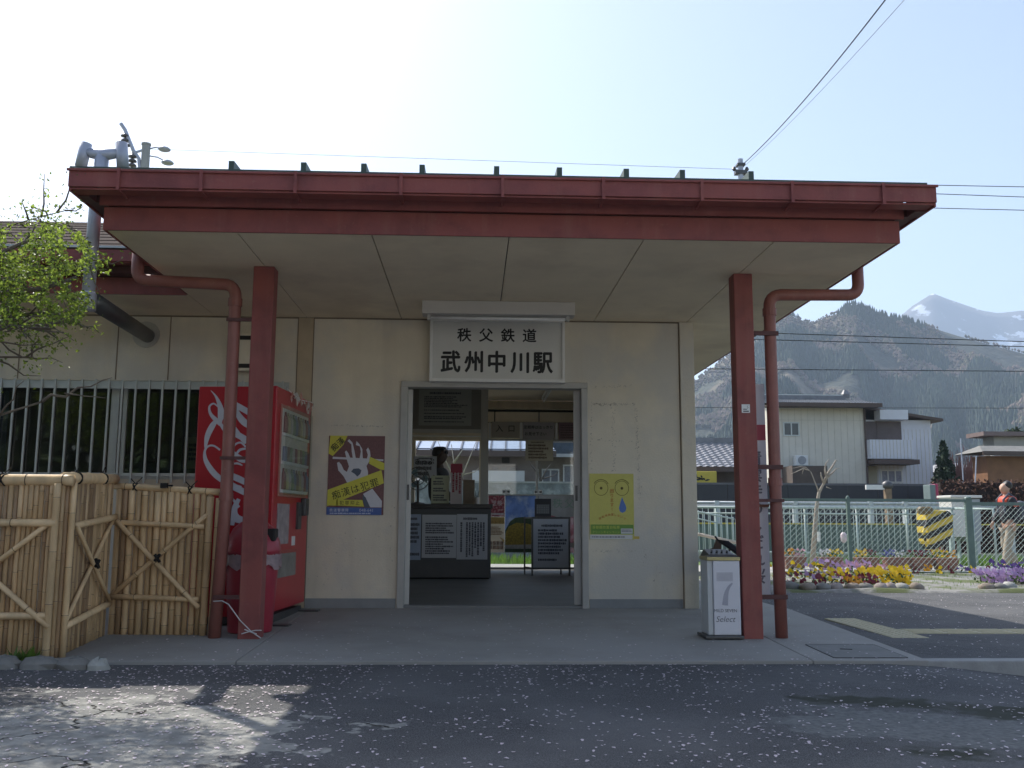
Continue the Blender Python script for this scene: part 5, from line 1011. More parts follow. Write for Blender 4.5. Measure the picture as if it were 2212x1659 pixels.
# black fence panels behind
r = root('black_fence', (13, 36, -.5), 'long black solid fence in front of the houses', 'fence')
BF = mat('black_fence_paint', (.022, .024, .032), .5, .15, 2); xa, xb = P(1440, 1050, 36).x, P(2025, 1050, 36).x; zt = P(1700, 1048, 36).z
n = 9
for i in range(n): MB().box(xa+(xb-xa)*i/n+.01, xa+(xb-xa)*(i+1)/n-.01, 36, 36.08, -.5, zt-.0).build('fence_panel', BF, r)
MB().box(xa, xb, 35.98, 36.1, zt+.001, zt+.08).build('cap_rail', mat('cap_grey', (.10, .10, .11), .5), r)
# striped crossing alarm box
r = root('crossing_alarm_box', (P(2025, 1200, 19.6).x, 19.6, -.12), 'yellow and black striped crossing equipment box on a pole behind the planters', 'equipment box')
def stripes():
    m = bpy.data.materials.new('hazard_stripes'); m.use_nodes = True; N = m.node_tree.nodes; L_ = m.node_tree.links; tc = N.new('ShaderNodeTexCoord'); mp = N.new('ShaderNodeMapping'); mp.inputs['Rotation'].default_value = (0, math.radians(24), 0); L_.new(tc.outputs['Object'], mp.inputs[0]); w = N.new('ShaderNodeTexWave'); w.bands_direction = 'Z'; w.inputs['Scale'].default_value = 1.3; w.inputs['Phase Offset'].default_value = 1.0; L_.new(mp.outputs[0], w.inputs[0])
    g = N.new('ShaderNodeMath'); g.operation = 'GREATER_THAN'; g.inputs[1].default_value = .5; L_.new(w.outputs['Fac'], g.inputs[0]); x = N.new('ShaderNodeMix'); x.data_type = 'RGBA'; x.inputs[6].default_value = (.02, .02, .022, 1); x.inputs[7].default_value = (.62, .46, .05, 1); L_.new(g.outputs[0], x.inputs[0]); b = N['Principled BSDF']; L_.new(x.outputs[2], b.inputs['Base Color']); b.inputs['Roughness'].default_value = .5; return m
HS = stripes()
a = P(2027, 1103, 19.6); t = MB(); o0 = P(1996, 1180, 19.5)
poly = [P(*p, 19.5) for p in ((2003, 1107), (2012, 1101), (2050, 1103), (2060, 1112), (2060, 1150), (2050, 1172), (2020, 1190), (2008, 1170), (2003, 1140))]
t.prism([((p-poly[0]).x, (p-poly[0]).z) for p in poly], poly[0]+Y*.5, X, Z, .5); t.build('striped_cover', HS, r, bevel=.03)
MB().tube([P(2015, 1180, 19.7), P(2025, 1225, 19.7)], .06, n=8).build('pole', HS, r)
t = MB(); c = P(1982, 1103, 19.55); t.lathe(tuple(c), [(.05, 0), (.09, .05), (.09, .28), (.05, .32)], n=10, axis='x'); t.build('horn', mat('brown_horn', (.16, .12, .05), .5, .2, 6), r)
MB().tube([P(2008, 1110, 19.55), P(1995, 1150, 19.5), P(2003, 1185, 19.5)], [.02, .035, .02], n=8).build('lamp_arm', HS, r)
# white relay cabinet
c0, c1 = P(2050, 1070, 21.5), P(2082, 1160, 21.5); c2 = P(2112, 1070, 21.5)
r = root('relay_cabinet', (c0.x+.3, 21.7, -.13), 'white and grey electrical cabinet standing behind the striped box', 'cabinet')
RW = mat('cabinet_white', (.66, .64, .60), .5, .06, 5)
MB().box(c0.x, c1.x, 21.4, 22.0, c1.z, c0.z-.06).build('door_side', RW, r, bevel=.01); MB().box(c1.x+.003, c2.x, 21.42, 22.0, c1.z-.1, c0.z-.08).build('grey_side', mat('cabinet_side_grey', (.33, .36, .38), .5, .06, 5), r, bevel=.01); MB().box(c0.x-.03, c2.x+.03, 21.36, 22.04, c0.z-.058, c0.z).build('roof', RW, r, bevel=.01)
t = MB(); [t.box(x-.02, x+.02, 21.6, 21.7, -.3, c1.z) for x in (c0.x+.05, c1.x-.05, c2.x-.05)]; t.build('leg', SG, r)
# small bare tree by the fence
BB = mat('bare_bark', (.36, .31, .25), .85, .25, 14)
def bare_tree(label, base, pts, group=None, m=BB):
    r = root('bare_tree', base, label, 'tree', group); t = MB()
    for i, (path, w) in enumerate(pts):
        n_ = len(path); q_ = MB() if i == 0 else t; q_.tube(path, [w*(1-.75*k/(n_-1)) for k in range(n_)], n=7)
        if i == 0: q_.build('trunk', m, r, smooth=True)
    t.build('branch', m, r, smooth=True); return r
D = 18.2
bare_tree('small pruned bare tree with pale forked branches behind the wire fence', tuple(P(1757, 1225, D)), [([P(1754, 1228, D), P(1760, 1150, D), P(1764, 1095, D), P(1769, 1064, D), P(1779, 1045, D), P(1786, 1030, D)], .055), ([P(1779, 1045, D), P(1790, 1020, D), P(1798, 1008, D), P(1806, 994, D), P(1810, 996, D)], .03), ([P(1786, 1034, D), P(1782, 1015, D), P(1784, 1002, D), P(1790, 992, D)], .025), ([P(1784, 1034, D), P(1798, 1022, D), P(1806, 1013, D), P(1816, 1011, D)], .022), ([P(1779, 1042, D), P(1774, 1028, D), P(1773, 1020, D)], .022), ([P(1769, 1064, D), P(1764, 1050, D), P(1752, 1020, D), P(1742, 1010, D)], .016), ([P(1748, 1016, D), P(1735, 1012, D), P(1718, 1020, D), P(1708, 1024, D)], .014), ([P(1742, 1010, D), P(1728, 1008, D), P(1712, 1012, D)], .01), ([P(1736, 1012, D), P(1733, 1024, D)], .01), ([P(1785, 1052, D), P(1796, 1056, D)], .012)])
tag(MB().tube([P(1769, 1170, 18.0), P(1769, 1149, 18.0)], .03, n=8).build('plant_label', WHITE, loc=P(1769, 1200, 18.0)), 'small white tag post beside the bare tree trunk', 'tag', 'white tags behind the wire fence'); MB
tag(MB().lathe(tuple(P(1823, 1172, 18.0)), [(.02, 0), (.055, .03), (.06, .15), (.03, .19)], n=10).build('plant_label', mat('tag_pink', (.66, .55, .58), .5), smooth=True, loc=P(1823, 1200, 18.0)), 'pinkish white pole cap hanging behind the mesh by the fence post', 'tag', 'white tags behind the wire fence')
MBp = MB().tube([tuple(P(1769, 1228, 18.0)), tuple(P(1769, 1172, 18.0))], .008, n=6); MBp.build('stake', GP, bpy.data.objects['plant_label']); MB().tube([tuple(P(1823, 1228, 18.0)), tuple(P(1823, 1170, 18.0))], .008, n=6).build('stake', GP, bpy.data.objects['plant_label.001'])

# ------------------------------------------------------------------ houses
SID = mat('beige_siding', (.66, .62, .53), .7, .05, 2); SIDW = mat('white_siding', (.66, .67, .71), .65, .05, 2); SEAM = mat('siding_seam', (.55, .52, .44), .7); BROWN = mat('brown_trim', (.09, .06, .05), .6, .1, 4)
TILE = mat('roof_tile', (.17, .175, .19), .45, .2, 3, spec=.6); WIN = mat('dark_window', (.07, .075, .08), .15, .2, 1); SHUT = mat('brown_shutter', (.12, .09, .085), .6, .15, 3)
def tiled(mb, x0, x1, ya, za, yb, zb, pitch=.28, mi=0):           # wavy pan tiles from eave (ya,za) to ridge (yb,zb)
    nx = max(2, int((x1-x0)/.07)); ny = max(2, int(math.hypot(yb-ya, zb-za)/.27)); vs = []; fs = []
    for j in range(ny):
        for e in (0, 1):
            t = (j+e)/ny; yy, zz = ya+(yb-ya)*t, za+(zb-za)*t+(.035 if e == 0 else .0)
            for i in range(nx+1): x = x0+(x1-x0)*i/nx; vs.append((x, yy, zz+.025*math.sin(2*math.pi*x/pitch)))
    w = nx+1
    for j in range(2*ny-1): fs += [(j*w+i, j*w+i+1, (j+1)*w+i+1, (j+1)*w+i) for i in range(nx)]
    mb.add(vs, fs, mi)
def window(r, x0, x1, y, z0, z1, fm=WHITE, mull=1, pm=WIN):
    t = MB(); f = .06; t.box(x0, x1, y-.04, y, z0, z0+f); t.box(x0, x1, y-.04, y, z1-f, z1); t.box(x0, x0+f, y-.04, y, z0+f, z1-f); t.box(x1-f, x1, y-.04, y, z0+f, z1-f)
    for k in range(1, mull+1): xm = x0+(x1-x0)*k/(mull+1); t.box(xm-.03, xm+.03, y-.04, y, z0+f, z1-f)
    w = t.build('window', fm, r); MB().box(x0+f, x1-f, y-.015, y-.005, z0+f, z1-f).build('pane', pm, w)
HY = 45.0
def Q(x, y): p = P(x, y, HY); return p.x, p.z
hx0, hz0 = Q(1660, 875); hx1, _ = Q(1868, 875); hxr, _ = Q(2020, 905); ez = Q(1750, 878)[1]; gz = -.45
r = root('two_storey_house', ((hx0+hxr)/2, HY, gz), 'two-storey beige and white house with a grey tiled roof and brown shutters', 'house')
MB().box(hx0, hx1, HY, HY+4.6, gz, ez).build('wall', SID, r); MB().box(hx1+.01, hxr, HY+.5, HY+7, gz, Q(1950, 905)[1]).build('side_wall', SIDW, r)
t = MB(); x = hx0+.3
while x < hx1: t.box(x-.01, x+.01, HY-.012, HY, 1.0, ez-.02); x += .32
x = hx1+.3
while x < hxr: t.box(x-.01, x+.01, HY+.488, HY+.5, 1.0, Q(1950, 925)[1]); x += .2
t.box(hx0, hx1, HY-.014, HY, Q(1750, 908)[1], Q(1750, 908)[1]+.02); t.build('siding_seam', SEAM, r)
# roofs: main hip-ish gable along x, lower lean roof on the right
rx0, rx1 = hx0-.3, Q(1872, 870)[0]+.4; rzt = P(1750, 864, HY+2.2).z
t = MB(); tiled(t, rx0, rx1, HY-.8, ez+.05, HY+2.2, rzt); tiled(t, rx0, rx1, HY+5.2, ez+.05, HY+2.2, rzt); rf = t.build('roof', TILE, r)
t = MB(); t.box(rx0-.05, rx1-.6, HY+2.05, HY+2.35, rzt-.05, rzt+.22, 0); t.box(rx0-.08, rx1-.55, HY+2.1, HY+2.3, rzt+.221, rzt+.27, 1); t.lathe((rx1-.55, HY+2.2, rzt+.1), [(.18, 0), (.22, .2), (.1, .42)], n=8); t.build('ridge', [TILE, ALU], rf)
MB().box(rx0, rx1, HY-.86, HY-.8, ez-.1, ez+.09).box(rx0, rx1, HY-.8, HY+.2, ez-.06, ez-.02).build('eave_board', BROWN, r)
t = MB(); a, b_ = Q(1868, 880), Q(2040, 906); t.add([(a[0]-.3, HY+.1, a[1]+.12), (b_[0], HY+.1, b_[1]+.05), (b_[0], HY+7, b_[1]+.05), (a[0]-.3, HY+7, a[1]+.12), (a[0]-.3, HY+.1, a[1]+.0), (b_[0], HY+.1, b_[1]-.07), (b_[0], HY+7, b_[1]-.12), (a[0]-.3, HY+7, a[1]-.05)], [(0, 1, 2, 3), (7, 6, 5, 4), (0, 4, 5, 1), (1, 5, 6, 2), (2, 6, 7, 3), (3, 7, 4, 0)]); t.build('lean_roof', BROWN, r)
x0, z0 = Q(1873, 948); x1, z1 = Q(1955, 909); y_ = HY+.48
MB().box(x0, x1, y_-.03, y_, z0, z1).box(x0+(x1-x0)*.36, x0+(x1-x0)*.38, y_-.06, y_-.031, z0, z1).build('shutter', SHUT, r)
x0, z0 = Q(1872, 992); x1, z1 = Q(1962, 952); t = MB().box(x0, x1, HY-.5, HY+.45, z0, z1); k = x0+.1
while k < x1: t.box(k-.012, k+.012, HY-.512, HY-.5, z0, z1, 1); k += .17
t.build('balcony', [SIDW, SEAM], r)
x0, z0 = Q(1873, 1004); x1, z1 = Q(1968, 995); MB().box(x0, x1, HY-.9, HY+.49, z0, z1).build('canopy', BROWN, r)
x0, z0 = Q(1912, 1042); x1, z1 = Q(1958, 1014); window(r, x0, x1, HY+.48, z0, z1, WHITE, 2, mat('pale_curtain', (.25, .26, .32), .3, .3, 12))  # panes in a pale grey-blue curtain colour
x0, z0 = Q(1874, 1046); x1, z1 = Q(1902, 1006); MB().box(x0, x1, HY+.42, HY+.49, z0, z1).build('door', mat('door_beige', (.36, .33, .24), .6, .06, 3), r)
x0, z0 = Q(1896, 907); x1, z1 = Q(1955, 887); MB().box(x0, x1, HY-.3, HY+.4, z0, z1).build('upper_panel', SIDW, r)
x0, z0 = Q(1692, 942); x1, z1 = Q(1726, 912); window(r, x0, x1, HY, z0, z1, ALU, 1)
x0, z0 = Q(1713, 1006); x1, z1 = Q(1738, 985); ac = MB().box(x0, x1, HY-.45, HY-.05, z0, z1).build('air_conditioner', WHITE, r, bevel=.02); t = MB(); cx, cz = (x0+x1)/2, (z0+z1)/2; t.lathe((cx, HY-.47, cz), [(.2, 0), (.2, .019)], n=16, axis='y'); t.build('fan_grille', mat('grille_grey', (.3, .31, .32), .5), ac); MB().box(x0-.2, x1+.2, HY-.5, HY-.01, z0-.07, z0-.005).build('shelf', ALU, r)
x0, z0 = Q(1690, 1045); x1, z1 = Q(1762, 1010); MB().box(x0, x1, HY-1.5, HY-.01, gz, z1).build('porch', mat('porch_brown', (.10, .075, .06), .7, .15, 3), r)
MB().tube([(hx1-.06, HY-.06, ez), (hx1-.06, HY-.06, gz)], .05, n=8).build('downpipe', BROWN, r)
# low tiled house with the yellow sign
Y2 = 38.0
def Q2(x, y, Yd=Y2): p = P(x, y, Yd); return p.x, p.z
a, b_ = Q2(1380, 954), Q2(1640, 954); e0 = Q2(1500, 1010)
r = root('low_tiled_house', ((a[0]+b_[0])/2, Y2, gz), 'low dark house with a wavy grey tiled roof behind the right post', 'house')
MB().box(a[0]+.3, b_[0]-.3, Y2+.6, Y2+6, gz, e0[1]-.1).build('wall', mat('dark_house_wall', (.12, .095, .085), .7, .15, 3), r)
t = MB(); zr = a[1]+.15; tiled(t, a[0], b_[0], Y2-.4, e0[1], Y2+2.6, zr+.05, .3); tiled(t, a[0], b_[0], Y2+6.2, e0[1], Y2+2.6, zr+.05, .3); rf = t.build('roof', mat('pale_roof_tile', (.23, .23, .25), .35, .15, 3, spec=.7), r); MB().box(a[0]-.1, b_[0]+.1, Y2+2.48, Y2+2.72, zr+.0, zr+.25).build('ridge', TILE, rf)
MB().box(a[0], b_[0], Y2-.46, Y2-.4, e0[1]-.18, e0[1]+.02).build('eave_board', BROWN, r)
s0, s1 = Q2(1496, 1046, 37), Q2(1548, 1018, 37)
r = root('yellow_sign', (s0[0], 37, gz), 'yellow shop sign with black brush strokes below the low tiled roof', 'sign'); MB().box(s0[0], s1[0], 37, 37.08, s0[1], s1[1]).build('board', mat('sign_yellow', (.55, .43, .05), .5, .08, 4), r, bevel=.02)
t = MB()
for _ in range(9): x_, z_ = rnd(s0[0]+.1, s1[0]-.1), rnd(s0[1]+.08, s1[1]-.08); a_ = rnd(0, 3); t.stroke([(x_, z_, .02), (x_+.1*math.cos(a_), z_+.07*math.sin(a_), .07), (x_+.22*math.cos(a_), z_+.1*math.sin(a_), .01)], (0, 36.997, 0), X, Z)
t.build('brush_mark', INK, r); MB().box(s0[0]+.3, s0[0]+.36, 37.01, 37.07, gz, s0[1]).box(s1[0]-.36, s1[0]-.3, 37.01, 37.07, gz, s0[1]).build('sign_leg', STEEL, r)
# houses seen through the hall
Y3 = 36.0
r = root('blue_tiled_house', (.5, Y3, gz), 'low house with a shiny pale blue seamed metal roof seen through the hall', 'house')
a, b_ = Q2(900, 945, Y3), Q2(1200, 945, Y3); e0 = Q2(1000, 974, Y3); zr = a[1]+.45; BLR = mat('blue_metal_roof', (.36, .42, .52), .3, .1, 3, metal=.3)
MB().box(a[0]+.5, b_[0]-.7, Y3+.6, Y3+6, gz, e0[1]-.02).build('wall', mat('brown_house_wall', (.20, .16, .14), .7, .12, 3), r)
t = MB(); t.add([(a[0]-.4, Y3-.3, e0[1]), (b_[0], Y3-.3, e0[1]), (b_[0]-.3, Y3+3, zr), (a[0]-.1, Y3+3, zr), (a[0]-.4, Y3+6.6, e0[1]), (b_[0], Y3+6.6, e0[1])], [(0, 1, 2, 3), (3, 2, 5, 4)]); rf = t.build('roof', BLR, r); t = MB(); k = a[0]
while k < b_[0]: t.bar((k, Y3-.32, e0[1]+.03), (k+.15, Y3+3, zr+.03), .06, .05); k += .56
t.bar((a[0]-.4, Y3-.1, e0[1]+.06), (b_[0], Y3-.1, e0[1]+.06), .05, .05); t.build('roof_seam', mat('seam_navy', (.05, .06, .09), .5), rf)
MB().box(a[0]-.4, b_[0], Y3-.36, Y3-.3, e0[1]-.22, e0[1]+.01).build('eave_board', BROWN, r)
x0, z0 = Q2(1085, 998, Y3); x1, z1 = Q2(1102, 986, Y3); MB().box(x0, x1, Y3+.55, Y3+.6, z0, z1).build('vent', DARK, r)
x0, z0 = Q2(1020, 1045, Y3); x1, z1 = Q2(1130, 1020, Y3); MB().box(x0, x1, Y3-1.0, Y3+.59, z0, z1).build('white_ledge', mat('ledge_white', (.50, .50, .49), .6, .05, 3), r)
x0, z0 = Q2(1060, 1018, Y3); x1, z1 = Q2(1118, 1004, Y3); window(r, x0, x1, Y3+.6, z0, z1, BROWN, 2)
r = root('brown_house', (3, 39, gz), 'brown two-storey house with white framed windows seen through the hall at right', 'house')
Y4 = 39.0; a, b_ = Q2(1128, 985, Y4), Q2(1420, 985, Y4)
MB().box(a[0], b_[0], Y4, Y4+6, gz, Q2(1200, 948, Y4)[1]).build('wall', mat('tan_house_wall', (.23, .19, .15), .7, .12, 3), r)
zt_ = Q2(1200, 960, Y4)[1]; MB().box(a[0]-.2, b_[0], Y4-.8, Y4-.01, Q2(1200, 984, Y4)[1], zt_-.0).build('roof_edge', mat('dark_blue_tile', (.05, .07, .10), .5, .3, 4), r); MB().box(a[0]-.1, b_[0], Y4-.85, Y4-.801, Q2(1200, 990, Y4)[1], Q2(1200, 983, Y4)[1]).build('fascia', mat('ledge_white', (.5, .5, .49)), r)
for u0, u1, v0, v1 in ((1130, 1163, 1040, 1013), (1170, 1208, 1046, 1013), (1216, 1262, 1050, 1004), (1280, 1330, 1050, 1010)): x0, z0 = Q2(u0, v0, Y4); x1, z1 = Q2(u1, v1, Y4); window(r, x0, x1, Y4, z0, z1, WHITE, 1, mat('grey_curtain', (.17, .18, .21), .4, .2, 8))
bare_tree('bare blossoming shrub in front of the brown house seen through the hall', tuple(P(1165, 1070, 33)), [([P(1165, 1075, 33), P(1166, 1040, 33), P(1160, 1015, 33)], .05), ([P(1166, 1045, 33), P(1180, 1015, 33), P(1190, 1002, 33)], .03), ([P(1162, 1022, 33), P(1148, 1005, 33), P(1142, 995, 33)], .03), ([P(1170, 1035, 33), P(1195, 1028, 33), P(1208, 1018, 33)], .025), ([P(1160, 1015, 33), P(1168, 1000, 33)], .02)], m=mat('shrub_bark', (.10, .085, .07), .9))
r = root('hall_view_fence', (1, 30, gz), 'weathered grey block wall beyond the tracks seen through the hall', 'wall')
a, b_ = Q2(860, 1060, 30), Q2(1400, 1060, 30); zt_ = Q2(1150, 1044, 30)[1]
BW2 = mat('block_wall', (.17, .185, .19), .9, .4, 2.5, col2=(.30, .32, .32), scale2=4, thr=(.52, .62)); MB().box(a[0], b_[0], 30, 30.2, gz-.2, zt_).build('block_wall', BW2, r); MB().box(a[0], b_[0], 29.98, 30.22, zt_+.001, zt_+.06).build('coping', KERB, r)
bare_tree('bare twiggy tree outside the office rear window', tuple(P(985, 1080, 25)), [([P(985, 1120, 25), P(988, 1050, 25), P(975, 960, 25)], .035), ([P(986, 1060, 25), P(1010, 1000, 25), P(1030, 950, 25)], .022), ([P(985, 1040, 25), P(960, 990, 25), P(945, 950, 25)], .02), ([P(1000, 1025, 25), P(1025, 1020, 25), P(1045, 1000, 25)], .014), ([P(980, 1000, 25), P(1000, 970, 25)], .03)], m=mat('pale_bark', (.3, .27, .22), .9))
# right-hand background: hut, hedge, cypress, bare bushes, poles
Y5 = 40.0
a, b_ = Q2(2135, 1045, Y5), Q2(2330, 965, Y5)
r = root('brown_hut', ((a[0]+b_[0])/2, Y5, gz), 'low orange-brown hut with a grey roof at the right edge', 'hut')
MB().box(a[0], b_[0], Y5, Y5+1.2, gz, Q2(2180, 985, Y5)[1]).build('wall', mat('hut_brown', (.24, .115, .055), .7, .2, 2), r)
t = MB(); z1_ = Q2(2180, 978, Y5)[1]; z2_ = Q2(2180, 963, Y5)[1]; t.add([(a[0]-.5, Y5-.6, z1_), (b_[0], Y5-.6, z1_), (b_[0], Y5+.7, z2_+.05), (a[0]+.1, Y5+.7, z2_+.05), (a[0]-.5, Y5+1.8, z1_), (b_[0], Y5+1.8, z1_)], [(0, 1, 2, 3), (3, 2, 5, 4), (0, 3, 4)]); t.build('roof', mat('hut_roof', (.17, .165, .15), .7, .15, 3), r); MB().box(a[0]-.5, b_[0], Y5-.66, Y5-.6, z1_-.15, z1_+.02).build('eave_board', BROWN, r)
a, b_ = Q2(2148, 965, 44), Q2(2330, 930, 44); r = root('grey_house', (a[0]+3, 44, gz), 'grey house with a flat brown roof edge behind the hut', 'house'); MB().box(a[0], b_[0], 44, 45, gz, Q2(2180, 943, 44)[1]).build('wall', mat('grey_house_wall', (.36, .36, .33), .7, .08, 3), r); MB().box(a[0]-.7, b_[0], 43.6, 45.2, Q2(2180, 943, 44)[1]+.001, Q2(2180, 934, 44)[1]).build('roof', mat('roof_brown', (.20, .15, .14), .7, .1, 3), r)
c = P(2150, 988, 43); tag(MB().lathe((c.x, 43, c.z-.1), [(.24, 0), (.24, .1), (.19, .25), (.1, .34), (.02, .36)], n=14).tube([(c.x, 43, gz), (c.x, 43, c.z-.101)], .1, n=8).build('satellite_dish', RW, smooth=True, loc=(c.x, 43, gz)), 'round white dome shaped tank standing beside the grey house', 'tank')
CON = mat('conifer_green', (.018, .038, .016), .8, .4, 2); RUST = mat('rust_hedge', (.105, .048, .03), .9, .5, 2); REDTW = mat('red_twig', (.20, .11, .10), .9, .3, 2)
def foliage(mb, pts, n, l, mi=0, up_=.3):
    for _ in range(n):
        c, s_ = pts(); d = Vector((rnd(-1, 1), rnd(-1, 1), rnd(-1, 1)+up_)).normalized()*l*rnd(.6, 1.3); q_ = d.cross(Vector((rnd(-1, 1), rnd(-1, 1), rnd(-1, 1)))).normalized()*l*.22; c = Vector(c)
        mb.add([c-d*.5, c+q_, c+d*.5, c-q_], [(0, 1, 2, 3)], mi)
# cypress
Y6 = 40.0; c = P(2043, 1060, Y6); top = P(2043, 955, Y6).z
r = root('cypress_tree', (c.x, Y6, gz), 'dark green cone shaped conifer to the right of the two-storey house', 'tree'); MB().tube([(c.x, Y6, gz), (c.x, Y6, top-.4)], [.12, .03], n=8).build('trunk', BARK, r)
def cp():
    t = random.random()**1.3; a_ = rnd(0, 6.283); rad = (.06+1.2*(1-t))*(.75+.35*math.sin(a_*5+t*14))*rnd(.5, 1.05); return (c.x+rad*math.cos(a_), Y6+rad*math.sin(a_), gz+.3+(top-gz-.3)*t), 1
t = MB(); foliage(t, cp, 3600, .24, 0, -.3); t.build('crown', CON, r)
# hedge
a, b_ = P(2035, 1060, 33), P(2300, 1060, 33)
r = root('rust_hedge', ((a.x+b_.x)/2, 33, gz), 'rust brown clipped hedge behind the walking person', 'hedge')
def hp():
    return (rnd(a.x, b_.x), 33.4+rnd(-.5, .5), rnd(gz, P(2100, 1036, 33).z)), 1
t = MB(); foliage(t, hp, 4200, .16, 0); t.build('foliage', RUST, r)
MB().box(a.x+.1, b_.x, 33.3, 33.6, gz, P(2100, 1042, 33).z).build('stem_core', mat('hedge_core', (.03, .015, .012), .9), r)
for i, (px, py, w, lab) in enumerate(((2065, 985, 1.5, 'reddish bare bush left of the leaning pole'), (2100, 975, 1.9, 'wide reddish bare bush between pole and hut'), (2135, 990, 1.3, 'reddish bare bush overlapping the hut roof'))):
    Yd = 46+i; c = P(px, 1060, Yd); tp = P(px, py-22, Yd).z; r = root('bare_bush', (c.x, Yd, gz), lab, 'bush', 'reddish bare bushes'); t = MB()
    for _ in range(420):
        a_ = rnd(-1, 1); e = Vector((c.x+a_*w, Yd+rnd(-1, 1), gz+(tp-gz)*rnd(.55, 1)*(1-.3*abs(a_)))); s_ = Vector((c.x+a_*.3, Yd, gz)); m_ = (s_+e)/2+Vector((a_*.2, 0, .3)); t.tube([s_, m_, e], [.04, .028, .014], n=3, cap=False)
    t.build('twig', REDTW, r)
for (x0, y0, x1, y1, lab) in ((2113, 1046, 2149, 955, 'thin grey pole leaning to the right before the hut'), (2081, 1046, 2075, 947, 'thin upright pale pole among the reddish bushes')):
    A, Bq = P(x0, y0, 38), P(x1, y1, 38)
    if y1 == 955: A, Bq = P(2090, 1036, 38), P(2109, 985, 38)
    A.z = gz; tag(MB().tube([A, Bq], .026, n=8).build('thin_pole', GALV, loc=A), lab, 'pole', 'thin poles by the hut')
# wooden post with grey cap and small marker by the black fence
c = P(1918, 1075, 32); tp = P(1918, 1040, 32).z
r = root('wooden_post', (c.x, 32, gz), 'brown wooden post with a dark round cap before the black fence', 'post'); MB().box(c.x-.10, c.x+.10, 31.9, 32.1, gz, tp-.25).build('shaft', mat('post_wood', (.24, .17, .11), .8, .2, 6), r); MB().lathe((c.x, 32, tp-.25), [(.13, 0), (.2, .05), (.17, .2), (.05, .28)], n=10).build('cap', STEEL, r, smooth=True); MB().box(c.x-.75, c.x-.12, 31.95, 32.05, tp-.28, tp-.12).build('white_arm', WHITE, r)
a, b_ = P(2004, 1076, 31.5), P(2022, 1047, 31.5); r = root('kei_van_rear', (a.x+.2, 31.5, gz), 'grey-green cabinet with a red edge strip beside the black fence end', 'cabinet'); r.name = 'roadside_cabinet'; OFF['roadside_cabinet'] = OFF['kei_van_rear']
MB().box(a.x, a.x+(b_.x-a.x)*.62, 31.3, 31.8, gz, b_.z).build('body', mat('cab_green', (.16, .21, .21), .5, .1, 4), r, bevel=.02); MB().box(a.x+(b_.x-a.x)*.63, b_.x, 31.35, 31.8, gz, b_.z+.02).build('red_strip', mat('strip_red', (.42, .03, .10), .4, .1, 4), r, bevel=.02)
c = P(2195, 1000, 60); r = root('round_tree', (c.x, 60, gz), 'dark green rounded evergreen above the grey house roof', 'tree'); tpz = P(2195, 926, 60).z; MB().tube([(c.x, 60, gz), (c.x, 60, tpz-1)], [.2, .08], n=8).build('trunk', BARK, r)
def rp():
    a_, b2 = rnd(0, 6.28), math.acos(rnd(-1, 1)); k = rnd(.6, 1.0)*(1+.25*mn.noise((math.cos(a_)*2, math.sin(a_)*2, b2*2))); return (c.x+.95*k*math.sin(b2)*math.cos(a_), 60+.9*k*math.sin(b2)*math.sin(a_), tpz-.95+.95*k*math.cos(b2)), 1
t = MB(); foliage(t, rp, 1300, .3); t.build('crown', mat('olive_leaf', (.035, .055, .018), .8, .4, 1), r)

r = root('grey_roof_shed', (P(2080, 1000, 52).x, 52, gz), 'low grey roofed shed far behind the conifer and thin poles', 'shed')
a, b_ = Q2(2052, 1000, 52), Q2(2120, 1000, 52); MB().box(a[0]+.3, b_[0]-.3, 52, 56, gz, Q2(2080, 1018, 52)[1]).build('wall', mat('shed_wall', (.3, .29, .27), .8, .1, 3), r); z1_, z2_ = Q2(2080, 1016, 52)[1], Q2(2080, 1000, 54)[1]
MB().add([(a[0], 51.6, z1_), (b_[0], 51.6, z1_), (b_[0]-.4, 54, z2_), (a[0]+.4, 54, z2_), (a[0], 56.4, z1_), (b_[0], 56.4, z1_)], [(0, 1, 2, 3), (3, 2, 5, 4), (0, 3, 4), (1, 5, 2)]).build('roof', mat('shed_roof', (.26, .27, .29), .7, .1, 2), r)
# ------------------------------------------------------------------ poles and wires
CP = mat('concrete_pole', (.36, .36, .35), .8, .1, 3); INS = mat('insulator', (.10, .09, .10), .3, .1, 4)
c = P(315, 330, 25); tp = P(315, 314, 25).z
r = root('utility_pole', (c.x, 25, gz), 'concrete railway pole with slanted arm and insulators above the left roof end', 'utility pole')
MB().tube([(c.x, 25, gz), (c.x, 25, tp)], [.17, .11], n=12).lathe((c.x, 25, tp), [(.13, 0), (.13, .05)], n=10).build('shaft', CP, r, smooth=False)
a1 = [P(304, 365, 25), P(301, 345, 25), P(285, 322, 25), P(268, 275, 25), P(262, 268, 25)]
a1 = [P(303, 372, 25), P(300, 343, 25), P(288, 325, 25), P(270, 280, 25), P(261, 267, 25)]
MB().tube(a1, [.05]*5, n=8).bar(P(303, 368, 25), (c.x, 25, P(310, 368, 25).z), .06, .06).bar(P(290, 330, 25), (c.x, 25, P(310, 322, 25).z), .05, .05).build('arm', GALV, r)
for top_, bot in (((270, 282), (272, 322)), ((287, 327), (285, 365))):
    A, Bq = P(*top_, 25), P(*bot, 25); t = MB(); t.tube([A, Bq], .02, n=6)
    for k in (.25, .5, .75): q_ = A+(Bq-A)*k; t.lathe((q_.x, q_.y, q_.z-.06), [(.04, 0), (.12, .02), (.10, .06), (.04, .1)], n=10)
    t.build('insulator', INS, r, smooth=True)
